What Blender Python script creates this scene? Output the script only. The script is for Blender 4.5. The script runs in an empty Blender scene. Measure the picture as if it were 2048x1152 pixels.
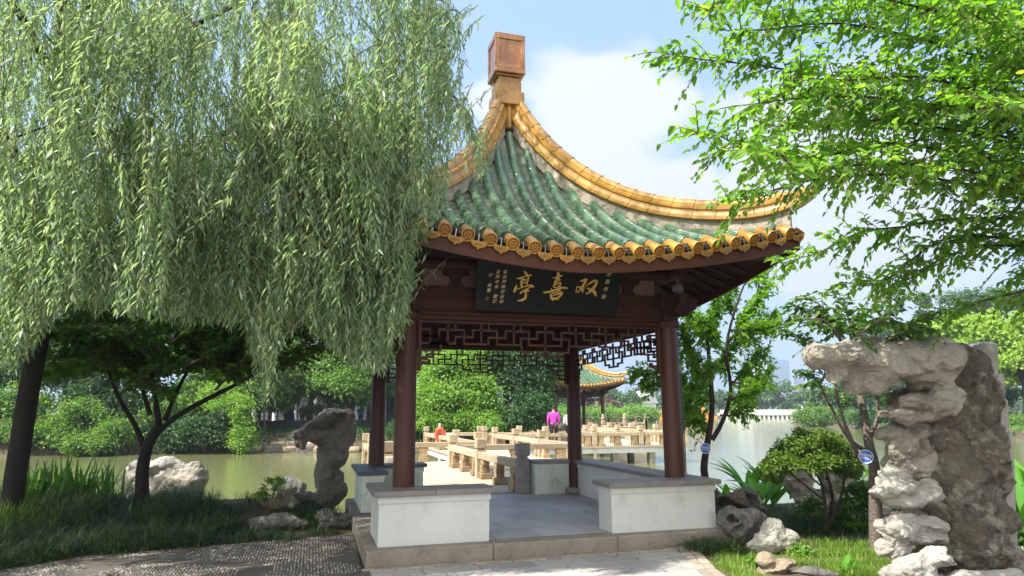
import bpy, bmesh, math, random
import numpy as np
from mathutils import Vector, Matrix, noise
random.seed(7); rng = np.random.default_rng(7)
R = math.radians
sc = bpy.context.scene
# ------------------------------------------------------------------ camera
FPX = 1336.72; PITCH = .184827; ROLL = -.00547; YAW = .2856
CAM = np.array([-2.86723, -10.04245, 1.44096])
_f = np.array([math.sin(YAW)*math.cos(PITCH), math.cos(YAW)*math.cos(PITCH), math.sin(PITCH)])
_r = np.array([math.cos(YAW), -math.sin(YAW), 0]); _u = np.cross(_r, _f)
CR = _r*math.cos(ROLL)+_u*math.sin(ROLL); CU = -_r*math.sin(ROLL)+_u*math.cos(ROLL); CF = _f
cd = bpy.data.cameras.new('camera'); cam = bpy.data.objects.new('camera', cd); sc.collection.objects.link(cam)
cd.sensor_width = 36; cd.lens = FPX/2048*36; cd.clip_start = .1; cd.clip_end = 6000
cam.matrix_world = Matrix(((CR[0], CU[0], -CF[0], CAM[0]), (CR[1], CU[1], -CF[1], CAM[1]), (CR[2], CU[2], -CF[2], CAM[2]), (0, 0, 0, 1)))
sc.camera = cam
def pd(x, y, D):            # world point seen at photo pixel (x, y), D metres in front of the lens
    return CAM+D*(CF+CR*(x-1024)/FPX-CU*(y-576)/FPX)
def pz(x, y, z):
    d = CF+CR*(x-1024)/FPX-CU*(y-576)/FPX
    return CAM+d*(z-CAM[2])/d[2]
# ------------------------------------------------------------------ world, sun, exposure
SUN_EL, SUN_AZ = R(52), R(-104)     # azimuth clockwise from +y
w = bpy.data.worlds.new('World'); sc.world = w; w.use_nodes = True
nt = w.node_tree; nt.nodes.clear(); N = nt.nodes.new; L = nt.links.new
sky = N('ShaderNodeTexSky'); sky.sky_type = 'NISHITA'; sky.sun_disc = False
sky.sun_elevation = SUN_EL; sky.sun_rotation = SUN_AZ; sky.air_density = 1.0; sky.dust_density = .6; sky.ozone_density = 2.0
bg = N('ShaderNodeBackground'); bg.inputs['Strength'].default_value = .112
out = N('ShaderNodeOutputWorld'); tc = N('ShaderNodeTexCoord')
mp = N('ShaderNodeMapping'); mp.inputs['Scale'].default_value = (1, 1, 2.0)
nz = N('ShaderNodeTexNoise'); nz.inputs['Scale'].default_value = 3.2; nz.inputs['Detail'].default_value = 8; nz.inputs['Roughness'].default_value = .48
rp = N('ShaderNodeMapRange'); rp.inputs['From Min'].default_value = .46; rp.inputs['From Max'].default_value = .59
L(tc.outputs['Generated'], mp.inputs['Vector']); L(mp.outputs[0], nz.inputs['Vector'])
def blob(px, py, inner, outer_):
    d = pd(px, py, 1)-CAM; d = d/np.linalg.norm(d)
    vm = N('ShaderNodeVectorMath'); vm.operation = 'DOT_PRODUCT'; vm.inputs[1].default_value = d
    nv = N('ShaderNodeVectorMath'); nv.operation = 'NORMALIZE'; L(tc.outputs['Generated'], nv.inputs[0]); L(nv.outputs[0], vm.inputs[0])
    m = N('ShaderNodeMapRange'); m.inputs['From Min'].default_value = math.cos(outer_); m.inputs['From Max'].default_value = math.cos(inner)
    L(vm.outputs['Value'], m.inputs['Value']); return m.outputs[0]
def mth(op, a, b):
    m = N('ShaderNodeMath'); m.operation = op
    for i, v in enumerate((a, b)):
        if isinstance(v, (int, float)): m.inputs[i].default_value = v
        else: L(v, m.inputs[i])
    m.use_clamp = False; return m.outputs[0]
b1 = blob(1180, 330, .02, .20); b2 = blob(960, 230, .01, .10); b3 = blob(1760, 420, .05, .3); b4 = blob(1350, 420, .02, .12)
bs = mth('MAXIMUM', mth('MAXIMUM', b1, b2), mth('MAXIMUM', b3, b4))
cs = mth('ADD', nz.outputs['Fac'], mth('MULTIPLY', mth('SUBTRACT', bs, .62), .34))
L(cs, rp.inputs['Value']); rp.interpolation_type = 'SMOOTHSTEP'
mx = N('ShaderNodeMix'); mx.data_type = 'RGBA'; mx.inputs[7].default_value = (3.4, 3.45, 3.75, 1)
L(mth('MULTIPLY', rp.outputs[0], .93), mx.inputs[0])
# thin high veil whitening the lower sky
sx = N('ShaderNodeSeparateXYZ'); L(tc.outputs['Generated'], sx.inputs[0])
vr = N('ShaderNodeMapRange'); vr.inputs['From Min'].default_value = .0; vr.inputs['From Max'].default_value = .62; vr.inputs['To Min'].default_value = .9; vr.inputs['To Max'].default_value = .6
L(sx.outputs[2], vr.inputs['Value'])
ml = N('ShaderNodeMix'); ml.data_type = 'RGBA'; ml.inputs[7].default_value = (1.32, 2.3, 4.2, 1)
L(vr.outputs[0], ml.inputs[0]); L(sky.outputs[0], ml.inputs[6])
# unseen bright cloud bank added behind the viewer, filling front-facing walls with neutral light
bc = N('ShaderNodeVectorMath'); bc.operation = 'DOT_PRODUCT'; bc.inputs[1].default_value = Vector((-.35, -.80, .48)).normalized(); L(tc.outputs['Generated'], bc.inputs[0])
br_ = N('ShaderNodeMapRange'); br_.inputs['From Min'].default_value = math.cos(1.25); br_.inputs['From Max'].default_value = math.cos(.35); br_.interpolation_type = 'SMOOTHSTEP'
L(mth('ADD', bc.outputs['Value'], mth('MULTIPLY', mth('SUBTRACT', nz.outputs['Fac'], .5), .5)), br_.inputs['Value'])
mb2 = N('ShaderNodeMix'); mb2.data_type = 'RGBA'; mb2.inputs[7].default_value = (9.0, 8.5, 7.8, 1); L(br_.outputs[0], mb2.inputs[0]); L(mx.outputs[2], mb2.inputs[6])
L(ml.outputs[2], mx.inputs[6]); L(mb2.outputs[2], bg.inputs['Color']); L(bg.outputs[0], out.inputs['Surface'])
sd = bpy.data.lights.new('sun', 'SUN'); sd.energy = 5.0; sd.angle = R(.5); sd.color = (1, .95, .86)
so = bpy.data.objects.new('sun', sd); sc.collection.objects.link(so)
sdir = Vector((math.sin(SUN_AZ)*math.cos(SUN_EL), math.cos(SUN_AZ)*math.cos(SUN_EL), math.sin(SUN_EL)))
so.rotation_euler = sdir.to_track_quat('Z', 'Y').to_euler(); so.location = (0, 0, 30)
sc.view_settings.view_transform = 'Standard'; sc.view_settings.look = 'None'; sc.view_settings.gamma = 1; sc.view_settings.use_curve_mapping = False
sc.view_settings.exposure = 1.38
sc.cycles.max_bounces = 8; sc.cycles.transparent_max_bounces = 8
# ------------------------------------------------------------------ materials
def srgb(h):
    c = [int(h[i:i+2], 16)/255 for i in (0, 2, 4)]
    return tuple(v/12.92 if v <= .04045 else ((v+.055)/1.055)**2.4 for v in c)
def mat(name, c1, c2=None, rough=.7, scale=4, detail=6, bump=0, bscale=None, c3=None, metallic=0, coat=0, stretch=(1, 1, 1), lo=.35, hi=.65, spec=.5, c3lo=.58, c3hi=.72, c3scale=None):
    m = bpy.data.materials.new(name); m.use_nodes = True; t = m.node_tree; p = t.nodes['Principled BSDF']
    p.inputs['Roughness'].default_value = rough; p.inputs['Metallic'].default_value = metallic; p.inputs['Coat Weight'].default_value = coat
    p.inputs['Specular IOR Level'].default_value = spec
    t_ = t.nodes.new; l = t.links.new
    co = t_('ShaderNodeTexCoord'); mpn = t_('ShaderNodeMapping'); mpn.inputs['Scale'].default_value = stretch; l(co.outputs['Object'], mpn.inputs['Vector'])
    n = t_('ShaderNodeTexNoise'); n.inputs['Scale'].default_value = scale; n.inputs['Detail'].default_value = detail; n.inputs['Roughness'].default_value = .6; l(mpn.outputs[0], n.inputs['Vector'])
    mr = t_('ShaderNodeMapRange'); mr.inputs['From Min'].default_value = lo; mr.inputs['From Max'].default_value = hi; l(n.outputs['Fac'], mr.inputs['Value'])
    x = t_('ShaderNodeMix'); x.data_type = 'RGBA'; x.inputs[6].default_value = (*c1, 1); x.inputs[7].default_value = (*(c2 or c1), 1); l(mr.outputs[0], x.inputs[0])
    res = x.outputs[2]
    if c3:
        n3 = t_('ShaderNodeTexNoise'); n3.inputs['Scale'].default_value = c3scale or scale*2.7; n3.inputs['Detail'].default_value = 8; n3.inputs['Roughness'].default_value = .7; l(mpn.outputs[0], n3.inputs['Vector'])
        m3 = t_('ShaderNodeMapRange'); m3.inputs['From Min'].default_value = c3lo; m3.inputs['From Max'].default_value = c3hi; l(n3.outputs['Fac'], m3.inputs['Value'])
        y = t_('ShaderNodeMix'); y.data_type = 'RGBA'; y.inputs[7].default_value = (*c3, 1); l(m3.outputs[0], y.inputs[0]); l(res, y.inputs[6]); res = y.outputs[2]
    l(res, p.inputs['Base Color'])
    if bump:
        nb = t_('ShaderNodeTexNoise'); nb.inputs['Scale'].default_value = bscale or scale*6; nb.inputs['Detail'].default_value = 8; l(co.outputs['Object'], nb.inputs['Vector'])
        b = t_('ShaderNodeBump'); b.inputs['Strength'].default_value = bump; b.inputs['Distance'].default_value = .02; l(nb.outputs['Fac'], b.inputs['Height']); l(b.outputs[0], p.inputs['Normal'])
    return m
def leafmat(name, c1, c2, trans=.4, under=None, rough=.45, c3=None, tint=(1.9, 2.0, .55)):
    m = bpy.data.materials.new(name); m.use_nodes = True; t = m.node_tree; t.nodes.clear(); n = t.nodes.new; l = t.links.new
    g = n('ShaderNodeNewGeometry')
    x = n('ShaderNodeMix'); x.data_type = 'RGBA'; x.inputs[6].default_value = (*c1, 1); x.inputs[7].default_value = (*c2, 1); l(g.outputs['Random Per Island'], x.inputs[0])
    res = x.outputs[2]
    if c3:
        mr = n('ShaderNodeMapRange'); mr.inputs['From Min'].default_value = .955; mr.inputs['From Max'].default_value = .96; l(g.outputs['Random Per Island'], mr.inputs['Value'])
        y = n('ShaderNodeMix'); y.data_type = 'RGBA'; l(mr.outputs[0], y.inputs[0]); l(res, y.inputs[6]); y.inputs[7].default_value = (*c3, 1); res = y.outputs[2]
    if under:
        u = n('ShaderNodeMix'); u.data_type = 'RGBA'; l(g.outputs['Backfacing'], u.inputs[0]); l(res, u.inputs[6]); u.inputs[7].default_value = (*under, 1); res = u.outputs[2]
    p = n('ShaderNodeBsdfPrincipled'); p.inputs['Roughness'].default_value = rough; p.inputs['Specular IOR Level'].default_value = .35; l(res, p.inputs['Base Color'])
    tr = n('ShaderNodeBsdfTranslucent'); h = n('ShaderNodeMix'); h.data_type = 'RGBA'; h.blend_type = 'MULTIPLY'; h.inputs[0].default_value = 1; h.inputs[7].default_value = (*tint, 1); l(res, h.inputs[6]); l(h.outputs[2], tr.inputs['Color'])
    s = n('ShaderNodeMixShader'); s.inputs[0].default_value = trans; l(p.outputs[0], s.inputs[1]); l(tr.outputs[0], s.inputs[2])
    o = n('ShaderNodeOutputMaterial'); l(s.outputs[0], o.inputs['Surface']); return m
MT = {}
MT['column'] = mat('column_paint', (.072, .026, .017), (.055, .019, .013), rough=.42, spec=.3, scale=2, bump=.04, stretch=(1, 1, .3))
MT['wood'] = mat('dark_wood', (.058, .021, .013), (.040, .014, .009), rough=.6, spec=.2, scale=3, bump=.15, bscale=30)
MT['lattice'] = mat('lattice_wood', (.075, .028, .020), (.055, .018, .013), rough=.6, scale=5, spec=.25)
MT['fascia'] = mat('fascia_paint', (.085, .028, .014), (.060, .019, .010), rough=.5, spec=.25, scale=3, bump=.08)
MT['soffit'] = mat('soffit_board', (.05, .018, .013), (.035, .012, .009), rough=.7, scale=3)
MT['panelboard'] = mat('pale_board', (.22, .13, .11), (.16, .09, .075), rough=.7, scale=4)
MT['black'] = mat('black_lacquer', (.006, .006, .006), (.010, .010, .009), rough=.5, spec=.2, scale=6)
MT['gold'] = mat('gold_leaf', (.72, .44, .07), (.62, .40, .12), rough=.38, scale=30)
MT['goldpale'] = mat('pale_gold', (.62, .50, .27), (.5, .38, .18), rough=.5, scale=30)
MT['yellow'] = mat('yellow_glaze', (.50, .255, .035), (.35, .155, .016), rough=.22, scale=5, coat=.3, bump=.12, bscale=25, c3=(.22, .10, .03), c3lo=.6, c3hi=.75)
MT['ridge'] = mat('ridge_glaze', (.46, .25, .045), (.35, .175, .026), rough=.26, scale=2, coat=.3, bump=.12, bscale=18, c3=(.26, .13, .03), c3lo=.62, c3hi=.82)
MT['finial'] = mat('finial_glaze', (.36, .135, .03), (.17, .055, .015), rough=.3, scale=3.0, coat=.3, c3=(.46, .24, .08), c3lo=.5, c3hi=.68, bump=.1, stretch=(1, 1, .5))
MT['finialy'] = mat('finial_yellow', (.42, .23, .05), (.24, .12, .03), rough=.4, scale=5, c3=(.10, .06, .03), bump=.1)
MT['green'] = mat('green_glaze', (.045, .110, .056), (.085, .165, .095), rough=.17, scale=1.6, coat=.6, bump=.05, bscale=14, c3=(.27, .32, .23), c3lo=.56, c3hi=.78, stretch=(1, 1, 1))
MT['pan'] = mat('pan_tile', (.035, .085, .052), (.11, .14, .10), rough=.3, scale=6, coat=.2, c3=(.16, .13, .085), c3lo=.50, c3hi=.64, bump=.2)
MT['mortar'] = mat('mortar', (.42, .37, .29), (.27, .235, .18), rough=.95, scale=6, bump=.9, bscale=22, c3=(.09, .07, .05), c3lo=.52, c3hi=.68)
MT['drip'] = mat('drip_tile', (.50, .27, .05), (.30, .15, .03), rough=.35, scale=9, coat=.2, c3=(.28, .22, .13), bump=.7, bscale=55)
MT['disc'] = mat('disc_relief', (.56, .27, .035), (.40, .17, .018), rough=.32, scale=14, bump=.5, bscale=60, coat=.2)
MT['discdeep'] = mat('disc_recess', (.20, .085, .012), (.14, .06, .01), rough=.6, scale=20)
MT['plaster'] = mat('white_plaster', (.57, .58, .545), (.51, .52, .49), rough=.85, scale=2.0, bump=.1, bscale=12, c3=(.36, .38, .34), c3scale=4.5, c3lo=.54, c3hi=.80, stretch=(1, 1, .8))
MT['plasterdirty'] = mat('stained_plaster', (.60, .65, .58), (.47, .52, .47), rough=.9, scale=2.3, bump=.15, bscale=12, c3=(.20, .23, .22), c3scale=4, c3lo=.55, c3hi=.78, stretch=(1, 1, .7))
MT['coping'] = mat('grey_coping', (.21, .19, .175), (.15, .137, .13), rough=.55, scale=5, bump=.35, bscale=25, c3=(.24, .21, .18), c3lo=.58, c3hi=.78)
MT['copingdark'] = mat('dark_coping', (.085, .088, .095), (.055, .058, .066), rough=.5, scale=5, bump=.35, bscale=25, c3=(.17, .17, .17), c3lo=.62, c3hi=.78)
MT['kerb'] = mat('kerb_granite', (.26, .225, .18), (.18, .155, .12), rough=.8, scale=4, bump=.4, bscale=40, c3=(.10, .085, .065), c3lo=.56, c3hi=.7)
MT['greystone'] = mat('grey_stone', (.25, .235, .23), (.19, .18, .178), rough=.7, scale=8, bump=.2)
MT['bridge'] = mat('bridge_stone', (.46, .365, .245), (.36, .28, .18), rough=.85, scale=4, bump=.35, bscale=30, c3=(.24, .17, .10), c3lo=.54, c3hi=.78, c3scale=3.5)
MT['support'] = mat('support_stone', (.42, .30, .17), (.28, .19, .10), rough=.9, scale=7, bump=.6, bscale=25, c3=(.12, .08, .045), c3lo=.54, c3hi=.7)
MT['deck'] = mat('deck_stone', (.45, .375, .27), (.38, .31, .225), rough=.85, scale=2, bump=.15, bscale=30)
MT['whitebeam'] = mat('white_beam', (.66, .66, .66), (.52, .52, .52), rough=.8, scale=3, c3=(.25, .22, .18), c3lo=.64, c3hi=.8)
MT['pier'] = mat('concrete_pier', (.34, .31, .25), (.20, .18, .14), rough=.9, scale=5, bump=.4, c3=(.06, .05, .04), c3lo=.5, c3hi=.65, stretch=(1, 1, .4))
MT['bark'] = mat('bark', (.055, .040, .030), (.028, .020, .015), rough=.95, scale=9, bump=1.0, bscale=26, stretch=(1, 1, .25), c3=(.12, .10, .075), c3lo=.6, c3hi=.75)
MT['barkdark'] = mat('willow_bark', (.022, .018, .014), (.012, .010, .008), rough=.95, scale=9, bump=1.0, bscale=26, stretch=(1, 1, .25))
MT['barkpale'] = mat('banded_bark', (.17, .14, .115), (.09, .07, .055), rough=.85, scale=16, bump=.8, bscale=30, stretch=(.5, .5, 3), c3=(.34, .31, .26), c3lo=.56, c3hi=.66)
MT['twig'] = mat('twig', (.16, .13, .04), (.10, .07, .03), rough=.8)
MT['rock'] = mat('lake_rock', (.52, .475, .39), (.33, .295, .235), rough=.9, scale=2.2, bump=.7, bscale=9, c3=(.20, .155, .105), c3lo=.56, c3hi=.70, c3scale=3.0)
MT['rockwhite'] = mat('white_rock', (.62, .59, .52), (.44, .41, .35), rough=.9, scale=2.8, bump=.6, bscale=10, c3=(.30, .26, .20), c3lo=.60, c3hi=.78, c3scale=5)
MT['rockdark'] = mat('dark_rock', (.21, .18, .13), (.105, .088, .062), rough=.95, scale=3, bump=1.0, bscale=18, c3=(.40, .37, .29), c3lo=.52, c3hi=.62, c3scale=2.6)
MT['rockshade'] = mat('brown_rock', (.34, .31, .26), (.19, .165, .13), rough=.95, scale=3, bump=1.0, bscale=14, c3=(.30, .27, .22), c3lo=.60, c3hi=.74)
MT['rockgrey'] = mat('grey_rock', (.24, .225, .20), (.13, .12, .105), rough=.9, scale=3, bump=.8, bscale=12, c3=(.34, .32, .28), c3lo=.58, c3hi=.72)
MT['rocktan'] = mat('tan_rock', (.46, .38, .27), (.33, .25, .16), rough=.9, scale=3, bump=.5, bscale=12, c3=(.20, .15, .09))
MT['rust'] = mat('rust_stain', (.20, .115, .06), (.11, .07, .04), rough=.95, scale=5, bump=.6, bscale=14)
MT['cement'] = mat('cement', (.34, .33, .29), (.25, .24, .21), rough=.9, scale=3, bump=.2)
MT['soil'] = mat('soil', (.10, .075, .045), (.055, .042, .028), rough=1, scale=5, bump=.8, bscale=30, c3=(.16, .12, .07))
MT['mortarpath'] = mat('path_mortar', (.10, .088, .072), (.065, .056, .047), rough=.95, scale=3, bump=.6, bscale=50)
MT['pebble'] = mat('pebble', (.30, .28, .25), (.42, .39, .34), rough=.7, scale=30, c3=(.10, .10, .10), c3lo=.5, c3hi=.6, c3scale=40)
MT['purple'] = mat('purple_knit', (.47, .055, .38), (.40, .04, .33), rough=.9, scale=20, bump=.3)
MT['darkcloth'] = mat('dark_cloth', (.02, .016, .022), (.03, .022, .03), rough=.9)
MT['whitecloth'] = mat('white_cloth', (.75, .72, .68), (.68, .66, .62), rough=.9)
MT['redcloth'] = mat('red_cloth', (.45, .07, .05), (.38, .05, .04), rough=.9)
MT['skin'] = mat('skin', (.50, .28, .18), (.46, .25, .16), rough=.6)
MT['hair'] = mat('hair', (.012, .010, .009), (.02, .016, .013), rough=.5)
MT['orange'] = mat('buoy_orange', (.75, .09, .035), (.65, .07, .03), rough=.5)
MT['bluetag'] = mat('blue_enamel', (.02, .13, .55), (.02, .11, .48), rough=.35)
MT['whitepaint'] = mat('white_paint', (.75, .76, .78), (.70, .71, .73), rough=.5)
MT['farstone'] = mat('far_white_stone', (.76, .75, .72), (.68, .67, .65), rough=.8, scale=.5)
MT['arch'] = mat('arch_shadow_stone', (.25, .24, .23), (.2, .19, .18), rough=.9)
MT['boaty'] = mat('boat_yellow', (.75, .36, .03), (.65, .28, .02), rough=.5, scale=1)
MT['boatr'] = mat('boat_red', (.50, .10, .05), (.42, .08, .04), rough=.5, scale=1)
MT['metal'] = mat('black_metal', (.02, .02, .022), (.03, .03, .03), rough=.35)
MT['chrome'] = mat('steel', (.5, .5, .5), (.4, .4, .4), rough=.3, metallic=.9)
MT['darkwall'] = mat('dark_wall', (.05, .055, .06), (.035, .04, .045), rough=.9)
MT['roofgrey'] = mat('grey_roof', (.16, .16, .16), (.12, .12, .12), rough=.9, scale=.6)
MT['seal'] = mat('seal_red', (.20, .06, .04), (.16, .05, .04), rough=.7)
def craggy(key, dark=.45, sc_=3.0):
    t = MT[key].node_tree; p = t.nodes['Principled BSDF']; src = p.inputs['Base Color'].links[0].from_socket; n = t.nodes.new; l = t.links.new
    co = n('ShaderNodeTexCoord'); nz_ = n('ShaderNodeTexNoise'); nz_.inputs['Scale'].default_value = sc_*.9; nz_.inputs['Detail'].default_value = 5; l(co.outputs['Object'], nz_.inputs['Vector'])
    ad = n('ShaderNodeMix'); ad.data_type = 'VECTOR'; ad.inputs[0].default_value = .42; l(co.outputs['Object'], ad.inputs[4]); l(nz_.outputs['Color'], ad.inputs[5])
    v = n('ShaderNodeTexVoronoi'); v.feature = 'DISTANCE_TO_EDGE'; v.inputs['Scale'].default_value = sc_*1.6; l(ad.outputs[1], v.inputs['Vector'])
    r = n('ShaderNodeMapRange'); r.inputs['From Max'].default_value = .045; r.inputs['To Min'].default_value = dark; r.inputs['To Max'].default_value = 1; l(v.outputs['Distance'], r.inputs['Value'])
    x = n('ShaderNodeVectorMath'); x.operation = 'SCALE'; l(src, x.inputs[0]); l(r.outputs[0], x.inputs['Scale']); l(x.outputs[0], p.inputs['Base Color'])
    nb = n('ShaderNodeTexNoise'); nb.inputs['Scale'].default_value = sc_*5; nb.inputs['Detail'].default_value = 9; nb.inputs['Roughness'].default_value = .72; l(co.outputs['Object'], nb.inputs['Vector'])
    ms = n('ShaderNodeMath'); ms.operation = 'MULTIPLY_ADD'; ms.inputs[1].default_value = .35; l(r.outputs[0], ms.inputs[0]); l(nb.outputs['Fac'], ms.inputs[2])
    b = n('ShaderNodeBump'); b.inputs['Strength'].default_value = 1.0; b.inputs['Distance'].default_value = .085; v2 = n('ShaderNodeTexVoronoi'); v2.inputs['Scale'].default_value = sc_*5.5; l(ad.outputs[1], v2.inputs['Vector']); m2 = n('ShaderNodeMath'); m2.operation = 'MULTIPLY_ADD'; m2.inputs[1].default_value = .5; l(v2.outputs['Distance'], m2.inputs[0]); l(ms.outputs[0], m2.inputs[2]); l(m2.outputs[0], b.inputs['Height']); l(b.outputs[0], p.inputs['Normal'])
def vary(key, lo, hi):
    t = MT[key].node_tree; p = t.nodes['Principled BSDF']; src = p.inputs['Base Color'].links[0].from_socket; g = t.nodes.new('ShaderNodeObjectInfo'); mr = t.nodes.new('ShaderNodeMapRange'); mr.inputs['To Min'].default_value = lo; mr.inputs['To Max'].default_value = hi
    t.links.new(g.outputs['Random'], mr.inputs['Value']); x = t.nodes.new('ShaderNodeVectorMath'); x.operation = 'SCALE'; t.links.new(src, x.inputs[0]); t.links.new(mr.outputs[0], x.inputs['Scale']); t.links.new(x.outputs[0], p.inputs['Base Color'])
for q_ in (('bridge', .80, 1.12), ('support', .75, 1.2), ('yellow', .72, 1.12), ('disc', .8, 1.12), ('drip', .7, 1.15), ('green', .8, 1.15)): vary(*q_)
for k_, d_ in (('rock', .82), ('rockwhite', .85), ('rockdark', .72), ('rockgrey', .75), ('rocktan', .85), ('rockshade', .7)): craggy(k_, d_)
def glassfacade(name, base, win, sx_, sz):
    m = bpy.data.materials.new(name); m.use_nodes = True; t = m.node_tree; p = t.nodes['Principled BSDF']; p.inputs['Roughness'].default_value = .4
    co = t.nodes.new('ShaderNodeTexCoord'); s = t.nodes.new('ShaderNodeSeparateXYZ'); t.links.new(co.outputs['Object'], s.inputs[0])
    def band(o, per, duty):
        a = t.nodes.new('ShaderNodeMath'); a.operation = 'PINGPONG'; a.inputs[1].default_value = per/2; t.links.new(o, a.inputs[0])
        b = t.nodes.new('ShaderNodeMath'); b.operation = 'GREATER_THAN'; b.inputs[1].default_value = per/2*duty; t.links.new(a.outputs[0], b.inputs[0]); return b.outputs[0]
    ad = t.nodes.new('ShaderNodeMath'); ad.operation = 'ADD'; t.links.new(s.outputs[0], ad.inputs[0]); t.links.new(s.outputs[1], ad.inputs[1])
    mu = t.nodes.new('ShaderNodeMath'); mu.operation = 'MULTIPLY'; t.links.new(band(ad.outputs[0], sx_, .35), mu.inputs[0]); t.links.new(band(s.outputs[2], sz, .35), mu.inputs[1])
    x = t.nodes.new('ShaderNodeMix'); x.data_type = 'RGBA'; x.inputs[6].default_value = (*base, 1); x.inputs[7].default_value = (*win, 1); t.links.new(mu.outputs[0], x.inputs[0]); t.links.new(x.outputs[2], p.inputs['Base Color']); return m
MT['towerp'] = glassfacade('pale_tower_facade', (.62, .55, .52), (.25, .28, .34), 6, 3.4)
MT['towerb'] = glassfacade('blue_tower_facade', (.30, .42, .55), (.14, .24, .38), 4, 4)
# leaves
MT['willow'] = leafmat('willow_leaf', (.083, .158, .070), (.210, .315, .150), trans=.40, under=(.30, .38, .28), tint=(1.65, 1.85, .80), rough=.42, c3=(.34, .38, .10))
MT['mulberry'] = leafmat('broad_leaf', (.085, .195, .028), (.185, .345, .055), trans=.55, rough=.4, c3=(.30, .42, .09))
MT['osmanthus'] = leafmat('glossy_leaf', (.040, .110, .022), (.085, .185, .035), trans=.38, rough=.33, c3=(.22, .32, .05))
MT['maple'] = leafmat('dark_maple_leaf', (.035, .085, .018), (.070, .145, .028), trans=.42, rough=.5, c3=(.12, .22, .03))
MT['bushleaf'] = leafmat('clipped_bush_leaf', (.06, .115, .018), (.13, .21, .03), trans=.3, rough=.4)
MT['bank1'] = leafmat('bank_leaf', (.06, .14, .03), (.15, .27, .06), trans=.4, c3=(.30, .34, .08))
MT['bank2'] = leafmat('bank_dark_leaf', (.022, .065, .022), (.05, .115, .035), trans=.35)
MT['bank3'] = leafmat('bank_bright_leaf', (.11, .22, .035), (.20, .34, .07), trans=.45, c3=(.38, .42, .08))
MT['camphor'] = leafmat('yellow_green_leaf', (.19, .31, .04), (.32, .44, .07), trans=.4)
MT['farleaf'] = leafmat('far_leaf', (.045, .105, .040), (.085, .165, .06), trans=.3)
MT['plum'] = leafmat('plum_leaf', (.10, .055, .07), (.17, .085, .09), trans=.3)
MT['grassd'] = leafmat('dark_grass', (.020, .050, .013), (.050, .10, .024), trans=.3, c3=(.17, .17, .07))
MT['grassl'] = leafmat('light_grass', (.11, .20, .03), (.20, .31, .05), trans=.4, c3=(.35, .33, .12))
MT['reed'] = leafmat('reed_blade', (.045, .12, .022), (.09, .20, .035), trans=.35)
MT['canna'] = leafmat('canna_blade', (.06, .19, .025), (.12, .30, .04), trans=.4, rough=.35)
# ------------------------------------------------------------------ object helpers
ORG = {}
def link(o): sc.collection.objects.link(o)
def tag(o, label, cat, group=None, kind=None):
    if label: o['label'] = label
    if cat: o['category'] = cat
    if group: o['group'] = group
    if kind: o['kind'] = kind
    return o
def thing(name, label, cat, loc, group=None):
    o = bpy.data.objects.new(name, None); o.empty_display_size = .3; link(o); o.location = loc; ORG[o.name] = np.array(loc, float)
    return tag(o, label, cat, group)
def mk(name, V, F, m, parent=None, smooth=False, sharp=None, origin=None, mats=None, midx=None):
    V = np.asarray(V, float).reshape(-1, 3)
    if origin is not None: org = np.array(origin, float)
    elif parent is not None: org = ORG[parent.name]
    else: org = np.array([(V[:, 0].min()+V[:, 0].max())/2, (V[:, 1].min()+V[:, 1].max())/2, V[:, 2].min()])
    me = bpy.data.meshes.new(name)
    if isinstance(F, np.ndarray):
        k = F.shape[1]; nf = len(F); me.vertices.add(len(V)); me.vertices.foreach_set('co', (V-org).ravel())
        me.loops.add(nf*k); me.loops.foreach_set('vertex_index', F.ravel().astype(np.int32))
        me.polygons.add(nf); me.polygons.foreach_set('loop_start', np.arange(0, nf*k, k, dtype=np.int32)); me.polygons.foreach_set('loop_total', np.full(nf, k, np.int32))
        me.update(calc_edges=True)
    else:
        me.from_pydata((V-org).tolist(), [], F); me.update()
    for mm in (mats or [m]): me.materials.append(MT[mm] if isinstance(mm, str) else mm)
    if midx is not None: me.polygons.foreach_set('material_index', np.array(midx, np.int32))
    if smooth:
        me.polygons.foreach_set('use_smooth', np.ones(len(me.polygons), bool))
        if sharp: me.set_sharp_from_angle(angle=R(sharp))
    o = bpy.data.objects.new(name, me); link(o)
    if parent is not None: o.parent = parent
    else: o.location = org
    ORG[o.name] = org if parent is None else ORG[parent.name]
    return o
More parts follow.
